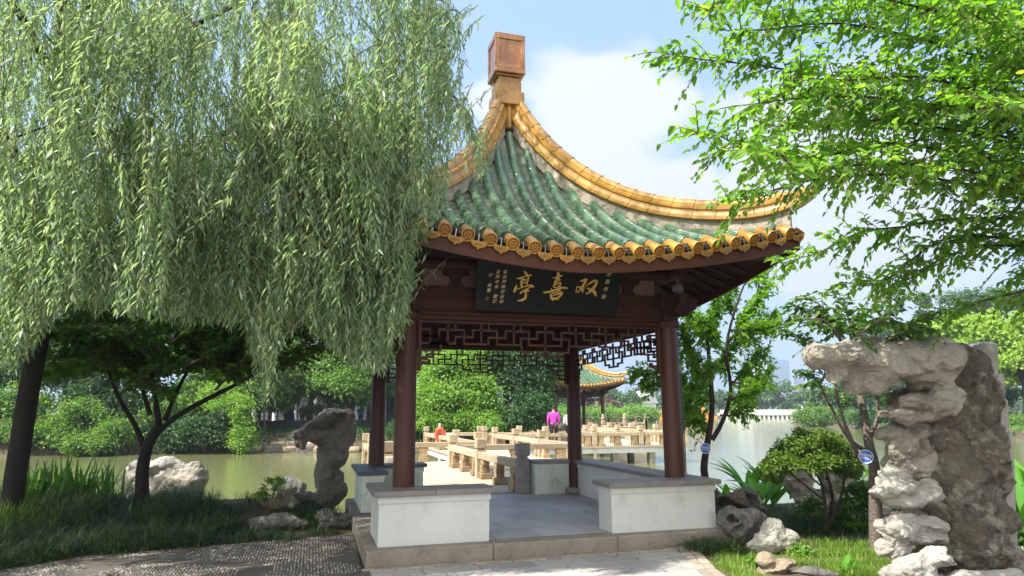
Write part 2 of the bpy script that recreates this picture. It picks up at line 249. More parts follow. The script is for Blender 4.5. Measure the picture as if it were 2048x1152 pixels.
class MB:
    def __init__(s): s.v = []; s.f = []; s.mi = []; s.cur = 0
    def add(s, V, F):
        k = len(s.v); s.v += [tuple(p) for p in V]; s.f += [tuple(i+k for i in f) for f in F]; s.mi += [s.cur]*len(F); return s
    def box(s, x0, x1, y0, y1, z0, z1, M=None, bev=0):
        if bev:
            b = bmesh.new(); bmesh.ops.create_cube(b, size=1)
            for v in b.verts: v.co = Vector((x0+(v.co.x+.5)*(x1-x0), y0+(v.co.y+.5)*(y1-y0), z0+(v.co.z+.5)*(z1-z0)))
            bmesh.ops.bevel(b, geom=b.edges[:], offset=bev, segments=1, affect='EDGES', profile=.5)
            V = [v.co.copy() for v in b.verts]; F = [[v.index for v in f.verts] for f in b.faces]; b.free()
        else:
            V = [Vector(p) for p in ((x0, y0, z0), (x1, y0, z0), (x1, y1, z0), (x0, y1, z0), (x0, y0, z1), (x1, y0, z1), (x1, y1, z1), (x0, y1, z1))]
            F = [(0, 3, 2, 1), (4, 5, 6, 7), (0, 1, 5, 4), (1, 2, 6, 5), (2, 3, 7, 6), (3, 0, 4, 7)]
        if M is not None: V = [M @ v for v in V]
        return s.add(V, F)
    def tube(s, pts, rad, n=8, cap=True, squash=None):
        P = [Vector(p) for p in pts]; m = len(P)
        if not hasattr(rad, '__len__'): rad = [rad]*m
        t0 = (P[1]-P[0]).normalized(); ref = Vector((0, 0, 1)) if abs(t0.z) < .9 else Vector((1, 0, 0)); a = t0.cross(ref).normalized()
        V = []; F = []
        for i in range(m):
            t = (P[min(i+1, m-1)]-P[max(i-1, 0)]).normalized(); a = (a-t*a.dot(t)).normalized(); b = t.cross(a)
            for k in range(n):
                th_ = 2*math.pi*k/n; V.append(P[i]+(a*math.cos(th_)+b*math.sin(th_))*rad[i])
        for i in range(m-1):
            for k in range(n):
                F.append((i*n+k, i*n+(k+1) % n, (i+1)*n+(k+1) % n, (i+1)*n+k))
        if cap: F.append(tuple(range(n-1, -1, -1))); F.append(tuple((m-1)*n+k for k in range(n)))
        return s.add(V, F)
    def lathe(s, c, prof, n=24, axis=None):      # prof [(r,z)]
        V = []; F = []; c = Vector(c)
        for r_, z_ in prof:
            for k in range(n):
                p = Vector((r_*math.cos(2*math.pi*k/n), r_*math.sin(2*math.pi*k/n), z_))
                V.append(c+(axis @ p if axis is not None else p))
        for i in range(len(prof)-1):
            for k in range(n): F.append((i*n+k, i*n+(k+1) % n, (i+1)*n+(k+1) % n, (i+1)*n+k))
        F.append(tuple(range(n-1, -1, -1))); F.append(tuple((len(prof)-1)*n+k for k in range(n)))
        return s.add(V, F)
    def prism(s, poly, z0, z1, M=None):          # poly [(x,y)] extruded along z
        n = len(poly); V = [Vector((x, y, z)) for z in (z0, z1) for x, y in poly]
        if M is not None: V = [M @ v for v in V]
        return s.add(V, [tuple(range(n-1, -1, -1)), tuple(range(n, 2*n))]+[(i, (i+1) % n, n+(i+1) % n, n+i) for i in range(n)])
    def build(s, name, m, parent=None, smooth=False, sharp=40, origin=None, mats=None):
        return mk(name, s.v, s.f, m, parent, smooth, sharp, origin, mats, s.mi if mats else None)
def copy_tree(o, parent=None, dz=None):
    c = o.copy(); link(c)
    if parent is not None: c.parent = parent
    ORG[c.name] = ORG[o.name]
    for ch in o.children: copy_tree(ch, c)
    return c
def norm(a): return a/np.maximum(np.linalg.norm(a, axis=-1, keepdims=True), 1e-9)
# leaves: pos base, d direction of midrib, n normal
def leaves(pos, d, n, ln, wd, kind='lance', fold=.18):
    d = norm(d); s = norm(np.cross(d, n)); n = np.cross(s, d); ln = ln[:, None]; wd = wd[:, None]
    if kind == 'lance':
        A = pos; B = pos+d*ln*.42+s*wd*.5+n*wd*fold; Cc = pos+d*ln-n*ln*.10; D_ = pos+d*ln*.42-s*wd*.5+n*wd*fold
        V = np.stack([A, B, Cc, D_], 1).reshape(-1, 3); k = np.arange(len(pos))[:, None]*4
        return V, np.concatenate([k+np.array([[0, 1, 2, 3]])])
    A = pos; T = pos+d*ln-n*ln*.12
    R1 = pos+d*ln*.18+s*wd*.46+n*wd*fold; R2 = pos+d*ln*.60+s*wd*.40+n*wd*fold*.6
    L1 = pos+d*ln*.18-s*wd*.46+n*wd*fold; L2 = pos+d*ln*.60-s*wd*.40+n*wd*fold*.6
    V = np.stack([A, R1, R2, T, L2, L1], 1).reshape(-1, 3); k = np.arange(len(pos))[:, None]*6
    return V, np.concatenate([k+np.array([[0, 1, 2, 3]]), k+np.array([[0, 3, 4, 5]])])
def catleaves(lst):
    Vs = []; Fs = []; k = 0
    for V, F in lst: Vs.append(V); Fs.append(F+k); k += len(V)
    return np.concatenate(Vs), np.concatenate(Fs)
def randdir(n): return norm(rng.normal(size=(n, 3)))
def slabmat(name, c1, c2, rough=.7, c3=(.05, .05, .05), wet=False):
    m = mat(name, c1, c2, rough=rough, scale=2.2, bump=.12, bscale=30, c3=c3, c3lo=.60, c3hi=.8, c3scale=3)
    t = m.node_tree; p = t.nodes['Principled BSDF']; src = p.inputs['Base Color'].links[0].from_socket
    g = t.nodes.new('ShaderNodeNewGeometry'); mr = t.nodes.new('ShaderNodeMapRange'); mr.inputs['To Min'].default_value = .78; mr.inputs['To Max'].default_value = 1.15
    t.links.new(g.outputs['Random Per Island'], mr.inputs['Value']); x = t.nodes.new('ShaderNodeVectorMath'); x.operation = 'SCALE'
    t.links.new(src, x.inputs[0]); t.links.new(mr.outputs[0], x.inputs['Scale']); t.links.new(x.outputs[0], p.inputs['Base Color']); return m
MT['slab'] = slabmat('floor_slab', (.40, .392, .395), (.31, .305, .31), rough=.5, c3=(.10, .10, .11))
MT['paver'] = slabmat('grey_paver', (.36, .345, .325), (.29, .28, .265), c3=(.15, .14, .13))
MT['brick'] = slabmat('border_brick', (.36, .31, .25), (.27, .23, .19), c3=(.12, .10, .08))
# ================================================================== the pavilion (its own frame is the world frame)
pav = thing('pavilion', 'large open square pavilion with green tiled roof, golden ridges and black signboard, nearest the camera', 'pavilion', (0, 0, 0))
_d = np.array([0, .12, .25, .48, .94, 1.56, 2.25, 2.7, 3.1]); _z = np.array([6.28, 5.98, 5.68, 5.22, 4.65, 4.09, 3.65, 3.42, 3.20])
_pf = np.polyfit(_d, _z, 5)
def hs(d): return float(np.polyval(_pf, d))
def lift(x, d): return .50*(abs(x)/3.05)**1.6*(min(d, 3.2)/3.05)**1.6
def surf(x, d): return hs(d)+lift(x, d)
def de(x): return 3.0+.10*(abs(x)/3.0)**2
def rotk(k): return Matrix.Rotation(k*math.pi/2, 4, 'Z')
def four(o, only=(1, 2, 3)):
    for k in only:
        c = copy_tree(o, pav) if o.parent == pav else copy_tree(o, o.parent)
        c.matrix_local = rotk(k) @ o.matrix_local
# platform
b = MB(); b.box(-2.20, 2.20, -2.38, 2.30, -1.2, -.012); plat = b.build('platform', 'kerb', pav)
b = MB()
for x0, x1, z1 in ((-2.26, -.86, .0), (-.856, .66, .002), (.664, 2.26, 0.0)): b.box(x0, x1, -2.42, -2.12, -.30, z1, bev=.012)
for y0, y1 in ((-2.116, -.9), (-.896, .5), (.504, 2.34)):
    b.box(-2.26, -1.98, y0, y1, -.30, 0, bev=.012); b.box(1.98, 2.26, y0, y1, -.30, 0, bev=.012)
b.box(-1.97, 1.97, 2.06, 2.34, -.30, 0, bev=.012)
b.build('kerb', 'kerb', pav)
b = MB(); b.box(-1.975, 1.975, -2.11, 2.05, -.05, -.010)
b.build('floor_bed', 'mortarpath', pav)
b = MB(); y = -2.10; j = 0
while y < 2.0:
    x = -1.96-(.3 if j % 2 else 0)
    while x < 1.95:
        b.box(max(x, -1.965), min(x+.596, 1.965), y, min(y+.596, 2.05), -.02, -.002+.001*random.random(), bev=.003); x += .6
    y += .6; j += 1
b.build('floor_slabs', 'slab', pav)
# bench walls
def wall(boxes, caps, m='plaster', cm='coping'):
    b = MB()
    for (x0, x1, y0, y1) in boxes:
        b.box(x0, x1, y0, y1, .0, .46); b.box(x0-.014, x1+.014, y0-.014, y1+.014, .458, .532)
    w_ = b.build('bench_wall', m, pav)
    b = MB()
    for (x0, x1, y0, y1, ax) in caps:
        n = max(1, round((x1-x0 if ax == 'x' else y1-y0)/.62))
        for i in range(n):
            if ax == 'x': b.box(x0+(x1-x0)*i/n+.0015, x0+(x1-x0)*(i+1)/n-.0015, y0, y1, .534, .592, bev=.006)
            else: b.box(x0, x1, y0+(y1-y0)*i/n+.0015, y0+(y1-y0)*(i+1)/n-.0015, .534, .590, bev=.006)
    b.build('coping', cm, w_)
wall([(-2.12, -.86, -2.22, -1.83), (-2.12, -1.79, -1.815, -1.25)], [(-2.19, -.80, -2.29, -1.77, 'x'), (-2.19, -1.74, -1.768, -1.18, 'y')])
wall([(.68, 2.12, -2.22, -1.83), (1.80, 2.12, -1.815, 2.12)], [(.62, 2.19, -2.29, -1.77, 'x'), (1.74, 2.19, -1.768, 2.19, 'y')])
wall([(1.03, 1.77, 1.80, 2.12)], [(.99, 1.735, 1.74, 2.19, 'x')], 'plasterdirty')
wall([(-2.12, -1.80, .50, 2.12), (-1.785, -1.00, 1.80, 2.12)], [(-2.19, -1.74, .44, 2.19, 'y'), (-1.738, -.94, 1.74, 2.19, 'x')], 'plasterdirty', 'copingdark')
# columns
for sx_, sy_ in ((-1, -1), (1, -1), (1, 1), (-1, 1)):
    b = MB(); b.lathe((1.8*sx_, 1.8*sy_, 0), [(.126, .10), (.130, .6), (.129, 1.6), (.122, 2.60)], 32); c = b.build('column', 'column', pav, smooth=True)
    b = MB(); b.lathe((1.8*sx_, 1.8*sy_, 0), [(.15, .0), (.205, .015), (.215, .06), (.19, .10), (.14, .115)], 32); b.build('column_base', 'greystone', c, smooth=True)
    b = MB(); V = []
    n = 48
    for z_, r0 in ((2.585, .150), (2.60, .158), (2.655, .158), (2.67, .150)):
        for k in range(n): rr = r0+.007*math.cos(k*2*math.pi/n*12); V.append((1.8*sx_+rr*math.cos(2*math.pi*k/n), 1.8*sy_+rr*math.sin(2*math.pi*k/n), z_))
    F = [(i*n+k, i*n+(k+1) % n, (i+1)*n+(k+1) % n, (i+1)*n+k) for i in range(3) for k in range(n)]+[tuple(range(n-1, -1, -1)), tuple(3*n+k for k in range(n))]
    b.add(V, F); b.build('capital', 'lattice', c)
    b = MB()
    for z0, z1, h in ((2.672, 2.75, .105), (2.752, 2.80, .12), (2.802, 2.86, .115), (2.862, 2.92, .135), (2.922, 2.99, .155), (2.992, 3.06, .175)):
        b.box(1.8*sx_-h, 1.8*sx_+h, 1.8*sy_-h, 1.8*sy_+h, z0, z1, bev=.012)
    b.build('bracket_block', 'wood', c)
# beams and boards, front side then turned
b = MB(); b.box(-1.66, 1.66, -1.885, -1.715, 2.592, 2.645, bev=.006); b.box(-1.68, 1.68, -1.87, -1.73, 2.647, 2.70, bev=.006); o = b.build('lower_beam', 'wood', pav); four(o)
b = MB(); b.box(-1.70, 1.70, -1.845, -1.755, 2.702, 3.02); b.box(-1.70, 1.70, -1.853, -1.847, 2.85, 2.856); o = b.build('beam_board', 'wood', pav); four(o)
b = MB(); b.prism([(1.96, 2.75), (2.10, 2.76), (2.16, 2.83), (2.22, 2.85), (2.26, 2.93), (2.26, 3.0), (1.96, 3.0)], -.055, .055, Matrix.Translation((0, -1.8, 0)) @ Matrix.Rotation(math.pi/2, 4, 'X'))
o = b.build('beam_end', 'wood', pav); four(o)
b = MB(); b.prism([(-1.96, 2.75), (-2.10, 2.76), (-2.16, 2.83), (-2.22, 2.85), (-2.26, 2.93), (-2.26, 3.0), (-1.96, 3.0)], -.055, .055, Matrix.Translation((0, -1.8, 0)) @ Matrix.Rotation(math.pi/2, 4, 'X'))
o = b.build('beam_end', 'wood', pav); four(o)
b = MB(); b.box(-1.62, 1.62, -1.815, -1.785, 3.022, 3.24); o = b.build('upper_panel', 'panelboard', pav); four(o)
for xc in (-1.2, -.62, 0, .62, 1.2):
    b = MB(); b.prism([(xc-.17, 3.24), (xc-.17, 3.17), (xc-.09, 3.15), (xc-.06, 3.08), (xc-.10, 3.022), (xc+.10, 3.022), (xc+.06, 3.08), (xc+.09, 3.15), (xc+.17, 3.17), (xc+.17, 3.24)], 1.822, 1.862, Matrix.Rotation(math.pi/2, 4, 'X')); o = b.build('bracket_board', 'wood', pav); four(o)
b = MB(); b.tube([(-2.2, -1.84, 3.31), (2.2, -1.84, 3.31)], .075, 14); o = b.build('purlin', 'wood', pav, smooth=True); four(o)
# fretwork panel
def hb(b, u0, u1, r, X0, P, w_=.024):   # horizontal bar in the frame x, z
    z = 2.565-r*.088; xa, xb = sorted((X0+u0*P, X0+u1*P)); b.box(max(xa, -1.60)-w_/2, min(xb, 1.60)+w_/2, -1.8-.016, -1.8+.016, z-w_/2, z+w_/2)
def vb(b, u, r0, r1, X0, P, w_=.024):
    x = X0+u*P
    if abs(x) < 1.61: b.box(x-w_/2, x+w_/2, -1.8-.0145, -1.8+.0145, 2.565-r1*.088+w_/2*.98, 2.565-r0*.088-w_/2*.98)
b = MB(); P_ = .43
hb(b, -1.62, 1.62, -.15, 0, 1)
for sg in (1, -1):
    for k in range(4):
        X0 = sg*(0 if k == 0 else k*P_); P = P_*sg
        if not (k == 0 and sg < 0): vb(b, 0, 0, 3, X0, P)
        hb(b, 0, .26, 1, X0, P); vb(b, .26, 1, 2, X0, P); hb(b, .26, .78, 2, X0, P); vb(b, .78, 2, 3, X0, P); hb(b, .78, 1.52, 3, X0, P)
        vb(b, .52, 1, 3, X0, P); vb(b, .78, 0, 1, X0, P); hb(b, .52, 1, 1, X0, P)
    hb(b, 0, .52, 3, 0, P_*sg)
    vb(b, .75, 3, 4, 0, P_*sg); hb(b, .38, .75, 4, 0, P_*sg); vb(b, .38, 4, 4.5, 0, P_*sg); hb(b, 0, .38, 4.5, 0, P_*sg)
    vb(b, 3.2, 3, 4, 0, P_*sg); hb(b, 3.2, 3.7, 4, 0, P_*sg); vb(b, 3.45, 4, 5, 0, P_*sg); hb(b, 3.45, 3.75, 5, 0, P_*sg); hb(b, 3.0, 3.75, 3, 0, P_*sg); hb(b, 3.3, 3.75, 2, 0, P_*sg)
vb(b, 0, 3, 4.5, 0, P_)
b.box(-1.665, -1.62, -1.83, -1.77, 1.96, 2.585); b.box(1.62, 1.665, -1.83, -1.77, 1.96, 2.585)
for s in (-1, 1):
    b.box(min(s*1.62, s*1.50), max(s*1.62, s*1.50), -1.822, -1.778, 2.035, 2.07); b.box(min(s*1.54, s*1.50), max(s*1.54, s*1.50), -1.82, -1.78, 2.072, 2.10)
o = b.build('fretwork_panel', 'lattice', pav); four(o)
# roof boarding: one closed slope per side, seen from below
def slope_grid(off0, off1, nu, nd, d0, dx):
    V = []; F = []
    for i in range(nd+1):
        for j in range(nu+1):
            u = -1+2*j/nu
            dmax = de(u*3.1)-dx; d = d0+(dmax-d0)*i/nd; x = u*d
            for off in (off0, off1): V.append((x, -d, surf(x, d)-off))
    def q(i, j, s): return (i*(nu+1)+j)*2+s
    for i in range(nd):
        for j in range(nu):
            F.append((q(i, j, 0), q(i+1, j, 0), q(i+1, j+1, 0), q(i, j+1, 0))); F.append((q(i, j, 1), q(i, j+1, 1), q(i+1, j+1, 1), q(i+1, j, 1)))
    for j in range(nu): F.append((q(nd, j, 0), q(nd, j, 1), q(nd, j+1, 1), q(nd, j+1, 0)))
    return V, F
b = MB(); b.add(*slope_grid(.045, .10, 24, 16, .06, .06)); o = b.build('roof_boarding', 'soffit', pav); four(o)
# fascia
V = []; F = []; n = 40
for i in range(n+1):
    x = -3.06+6.12*i/n; d = de(x)-.05; z = surf(x, d)
    V += [(x, -d, z-.02), (x, -d, z-.245), (x, -d+.035, z-.245), (x, -d+.035, z-.02)]
for i in range(n):
    a = i*4; F += [(a, a+1, a+5, a+4), (a+1, a+2, a+6, a+5), (a+2, a+3, a+7, a+6), (a+3, a, a+4, a+7)]
F += [(0, 3, 2, 1), (n*4, n*4+1, n*4+2, n*4+3)]
b = MB(); b.add(V, F); o = b.build('fascia', 'fascia', pav, smooth=True, sharp=30); four(o)
# rafters
for i in range(-8, 9):
    x = i*.24; d0 = max(1.6, abs(x)+.05); d1 = 2.93
    b = MB(); z0, z1 = surf(x, d0)-.14, surf(x, d1)-.14; b.tube([(x, -d0, z0), (x*1.03, -(d0+d1)/2, surf(x, (d0+d1)/2)-.135), (x*1.08, -d1, z1)], .034, 6)
    o = b.build('rafter', 'wood', pav); four(o)
b = MB()
for a0, a1, wz, hh in ((1.2, 2.2, .07, .30), (2.0, 2.99, .055, .24)):
    q = []
    for t in np.linspace(a0, a1, 7): q.append((t*math.sqrt(2), surf(t, t)-.102))
    poly = q+[(p[0]-(.05 if i == 0 else 0), p[1]-hh+(.10 if i == 0 else .02*i*0)) for i, p in enumerate(q[::-1])]
    M_ = Matrix.Rotation(-math.pi/4, 4, 'Z') @ Matrix.Rotation(math.pi/2, 4, 'X'); b.prism(poly, -wz, wz, M_)
o = b.build('hip_beam', 'wood', pav); four(o)
# tiles
XS = [i*.262 for i in range(-11, 12)]
b = MB()
for i in range(24):
    xa = -3.144+.262*i; xc = xa+.131*0
    x0, x1 = xa, xa+.262
    if i == 0: x0 = -3.05
    if i == 23: x1 = 3.05
    xc = (x0+x1)/2; dlo = abs(xc)+.03; dhi = de(xc)-.01
    nr = max(1, int((dhi-dlo)/.125)); ns = 5; V = []; F = []
    for r in range(nr):
        for e in (0, 1):
            d = dhi-(dhi-dlo)*(r+(1 if e == 0 else 0))/nr
            for s_ in range(ns):
                u = s_/(ns-1); x = x0+(x1-x0)*u; V.append((x, -d, surf(x, max(d, .05))-.028+.05*(2*u-1)**2+(.022 if e else 0)))
    for r in range(nr):
        for s_ in range(ns-1):
            a = r*2*ns+s_; F.append((a, a+ns, a+ns+1, a+1))
            if r > 0: c = (r-1)*2*ns+s_; F.append((a+ns, c, c+1, a+ns+1))
    b.add(V, F)
o = b.build('pan_tiles', 'pan', pav, smooth=True, sharp=30); four(o)
for x in XS:
    b = MB(); d1 = de(x)-.26; d0 = abs(x)+.02
    if x == 0: d0 = .14
    if d1-d0 < .08: d0 = d1-.08
    n = max(1, round((d1-d0)/.27)); pts = []; rad = []
    for k in range(n):
        a = d1-(d1-d0)*k/n; c = d1-(d1-d0)*(k+1)/n
        for t, rr in ((0, .074), (.03, .080), (.12, .079), (.5, .0775), (.97, .0755)):
            d = a+(c-a)*t; pts.append((x, -d, surf(x, d)+.022)); rad.append(rr)
    b.tube(pts, rad, 12); o = b.build('barrel_tile_row', 'green', pav, smooth=True, sharp=50)
    if x == 0:
        for k, (t, rr) in enumerate(()): pass
    four(o)
# eave end tile (yellow length of barrel with a relief disc), its own frame: disc at the origin, barrel to +y
b = MB(); b.tube([(0, .016, 0), (0, .035, 0), (0, .05, 0), (0, .2, 0), (0, .262, 0)], [.074, .074, .080, .079, .075], 18)
Mx = Matrix.Rotation(math.pi/2, 3, 'X'); b.cur = 1
b.lathe((0, 0, 0), [(.080, -.014), (.087, -.008), (.087, .010), (.083, .020), (.073, .020), (.068, .004)], 28, Mx); b.cur = 2; b.lathe((0, 0, 0), [(.069, -.01), (.069, .0045), (.0, .0045)], 28, Mx); b.cur = 1
for k in range(7):
    a = k*2*math.pi/7; b.lathe((.037*math.cos(a), 0, .037*math.sin(a)), [(.016, .002), (.0135, .014), (.006, .019)], 8, Mx)
b.lathe((0, 0, 0), [(.015, .002), (.013, .018), (.005, .023)], 8, Mx)
for k in range(14):
    a = k*2*math.pi/14; b.lathe((.056*math.cos(a), 0, .056*math.sin(a)), [(.0065, .002), (.005, .012), (.002, .015)], 6, Mx)
et = b.build('eave_tile', 'yellow', pav, smooth=True, sharp=35, origin=(0, 0, 0), mats=['yellow', 'disc', 'discdeep'])
# drip tile: a fan plate with a curled collar
b = MB(); pl = []
for k in range(13):
    a = math.pi+math.pi*k/12; rr = .098+(.008 if k % 2 == 0 else 0)+(.018 if k == 6 else 0); pl.append((rr*math.cos(a), rr*math.sin(a)*.82))
pl += [(.06, .004), (0, -.004), (-.06, .004)]
Mr = Matrix.Rotation(math.pi/2, 4, 'X'); b.prism(pl, -.008, .008, Mr)
for k in range(9): b.tube([(.02*(k-4)*.3, -.008, -.02), (.019*(k-4), -.011, -.078+.004*abs(k-4))], .004, 4)
V = []; F = []
for k in range(9):
    u = -1+k/4; V += [(.105*u, -.01, -.02+.035*u*u), (.105*u, .12, .035+.035*u*u), (.105*u, .12, .022+.035*u*u), (.105*u, -.01, -.034+.035*u*u)]
for k in range(8):
    a = k*4; F += [(a, a+4, a+5, a+1), (a+3, a+2, a+6, a+7), (a, a+3, a+7, a+4)]
b.add(V, F); dt = b.build('drip_tile', 'drip', pav, smooth=True, sharp=35, origin=(0, 0, 0))
# small black floodlight between the tiles
b = MB(); b.lathe((0, 0, .0), [(.0, .050), (.022, .046), (.038, .028), (.042, .0), (.038, -.012), (.0, -.012)][::-1], 14, Matrix.Rotation(R(35), 3, 'X'))
for k in range(7): b.box(-.036+.012*k-.0015, -.036+.012*k+.0015, -.028, .028, .012, .052)
b.cur = 1; b.box(-.004, .004, -.05, -.046, -.070, .02); b.box(-.042, .042, -.052, -.042, -.082, -.074)
lp = b.build('eave_floodlight', 'metal', pav, origin=(0, 0, 0), mats=['metal', 'chrome'])
def place(src, k, x, d, dzz, tilt, dd, first=[0]):
    o = src.copy(); link(o); o.parent = pav; ORG[o.name] = np.zeros(3)
    z = surf(x, d)+dzz; sl = math.atan2(lift(x+.05, d)-lift(x-.05, d), .1)
    o.matrix_local = rotk(k) @ Matrix.Translation((x, -(d+dd), z)) @ Matrix.Rotation(-sl, 4, 'Y') @ Matrix.Rotation(tilt+random.gauss(0, .02), 4, 'X') @ Matrix.Rotation(random.gauss(0, .02), 4, 'Z') @ Matrix.Scale(.93, 4)
    return o
for k in range(4):
    for x in XS:
        place(et, k, x, de(x), .012, R(29), .0)
    for i in range(24):
        x = -3.013+.262*i
        if abs(x) < 3.02: place(dt, k, x, de(x), -.035, R(12), -.01)
        if k in (0, 3) and i % 1 == 0 and abs(x) < 2.95: place(lp, k, x+.0, de(x), .035, 0, -.06)
for o in (et, dt, lp): bpy.data.objects.remove(o)
# hip ridges
zbD = [.0, .25, .56, 1.14, 1.68, 2.17, 2.64, 3.0, 3.14, 3.26]; zbZ = [6.46, 5.87, 5.32, 4.63, 4.24, 4.04, 3.96, 4.02, 4.10, 4.22]
_pr = np.polyfit(zbD, zbZ, 6)
def rb(d): return float(np.polyval(_pr, d))
arc = np.linspace(.02, 3.22, 400); L_ = np.concatenate([[0], np.cumsum(np.hypot(np.diff(arc)*math.sqrt(2), np.diff([rb(a) for a in arc])))])
prof = [(.125, 0), (.135, .012), (.135, .05), (.112, .058), (.108, .085), (.100, .10), (.100, .135), (.120, .150), (.122, .185), (.098, .20), (.085, .205), (.088, .225), (.080, .262), (.056, .292), (.0, .305)]
pr = prof+[(-a, z) for a, z in prof[-2::-1]]
def rframe(d):
    t = Vector((1/math.sqrt(2), -1/math.sqrt(2), 0)); dz = (rb(d+.01)-rb(d-.01))/(.02*math.sqrt(2)); T = (t+Vector((0, 0, dz))).normalized()
    s = Vector((1/math.sqrt(2), 1/math.sqrt(2), 0)); return Vector((d, -d, rb(d))), T, s, s.cross(T)*(1 if s.cross(T).z > 0 else -1)
b = MB(); ns = int(round(L_[-1]/.33))
for k in range(ns):
    l0, l1 = L_[-1]*k/ns+.003, L_[-1]*(k+1)/ns-.003; V = []; F = []; m = 5; np_ = len(pr)
    for j in range(m):
        d = float(np.interp(l0+(l1-l0)*j/(m-1), L_, arc)); c, T, s, n_ = rframe(d); sc_ = 1.0+.035*j/(m-1); sw = min(1, .62+d*1.1)
        if d > 2.95: sc_ *= 1-.5*(d-2.95)/.3
        for a, z in pr: V.append(c+s*a*sc_*sw+n_*z*sc_)
    for j in range(m-1):
        for i in range(np_-1): F.append((j*np_+i, (j+1)*np_+i, (j+1)*np_+i+1, j*np_+i+1))
        F.append((j*np_+np_-1, (j+1)*np_+np_-1, (j+1)*np_, j*np_))
    F.append(tuple(range(np_))); F.append(tuple((m-1)*np_+i for i in range(np_-1, -1, -1))); b.add(V, F)
o = b.build('hip_ridge', 'ridge', pav, smooth=True, sharp=35)
o2 = None
b = MB(); c, T, s, n_ = rframe(3.22); b.tube([c+n_*.05-T*.05, c+n_*.08+T*.10, c+n_*.13+T*.2, c+n_*.19+T*.27], [.05, .042, .03, .012], 10); b.build('ridge_tip', 'ridge', o, smooth=True)
V = []; F = []; n = 30
for i in range(n+1):
    d = .12+(3.0-.12)*i/n; c, T, s, n_ = rframe(d); w_ = .085 if d > .4 else .05+.035*d/.4
    lo = surf(d, d)-.05
    for sg in (1, -1):
        q = Vector((d, -d, 0))+s*sg*(w_+.015*noise.noise(Vector((d*5, sg, 0)))); V += [(q.x, q.y, lo), (q.x, q.y, max(c.z+.03, lo+.02))]
for i in range(n):
    a = i*4; F += [(a, a+4, a+5, a+1), (a+2, a+3, a+7, a+6), (a+1, a+5, a+7, a+3)]
a = n*4; F += [(a, a+2, a+3, a+1)]
b = MB(); b.add(V, F); b.build('mortar_bed', 'mortar', o)
four(o)
# finial
b = MB(); b.box(-.15, .15, -.15, .15, 6.02, 6.44, Matrix.Rotation(math.pi/4, 4, 'Z'), bev=.02); b.build('ridge_cap', 'ridge', pav)
b = MB(); b.box(-.245, .245, -.245, .245, 6.42, 6.66, bev=.012); b.box(-.205, .205, -.205, .205, 6.662, 6.86, bev=.01); b.box(-.18, .18, -.18, .18, 6.862, 6.93)
fin = b.build('finial', 'finialy', pav)
b = MB(); b.box(-.225, .225, -.225, .225, 6.932, 6.965, bev=.01); b.box(-.262, .262, -.262, .262, 6.967, 7.06, bev=.012); b.box(-.238, .238, -.238, .238, 7.055, 7.66)
for k in range(4):
    M_ = rotk(k); b.box(-.256, .256, -.256, -.232, 7.57, 7.675, M_, bev=.006); b.box(-.256, .256, -.252, -.232, 7.058, 7.12, M_, bev=.006)
    b.box(-.256, -.19, -.2535, -.232, 7.118, 7.572, M_, bev=.005); b.box(.19, .256, -.2535, -.232, 7.118, 7.572, M_, bev=.005)
b.box(-.235, .235, -.235, .235, 7.655, 7.672)
b.build('finial_box', 'finial', fin)
# signboard
TL = R(19); s0 = Vector((-.03, -2.0, 2.705)); sup = Vector((0, -math.sin(TL), math.cos(TL))); snr = Vector((0, -math.cos(TL), -math.sin(TL)))
Ms = Matrix(((1, 0, 0), (0, sup.y, sup.z), (0, 0, 0))).to_4x4()
def sp(u, v, h=0): return s0+Vector((u, 0, 0))+sup*v+snr*h
b = MB(); V = [sp(u, v, h) for h in (-.035, 0) for u, v in ((-.965, 0), (.965, 0), (.975, .64), (-.975, .64))]
b.add(V, [(0, 1, 2, 3), (4, 7, 6, 5), (0, 4, 5, 1), (1, 5, 6, 2), (2, 6, 7, 3), (3, 7, 4, 0)]); sign = b.build('signboard', 'black', pav)
b = MB()
for u in (-.7, .7): b.tube([sp(u, .5, -.035), Vector((u, -1.86, 3.2))], .012, 6)
b.build('sign_bracket', 'wood', sign)
def ont(px, py, h):
    d = Vector(CF+CR*(px-1024)/FPX-CU*(py-576)/FPX); c = Vector(CAM); t = (sp(0, 0, h)-c).dot(snr)/d.dot(snr); return c+d*t
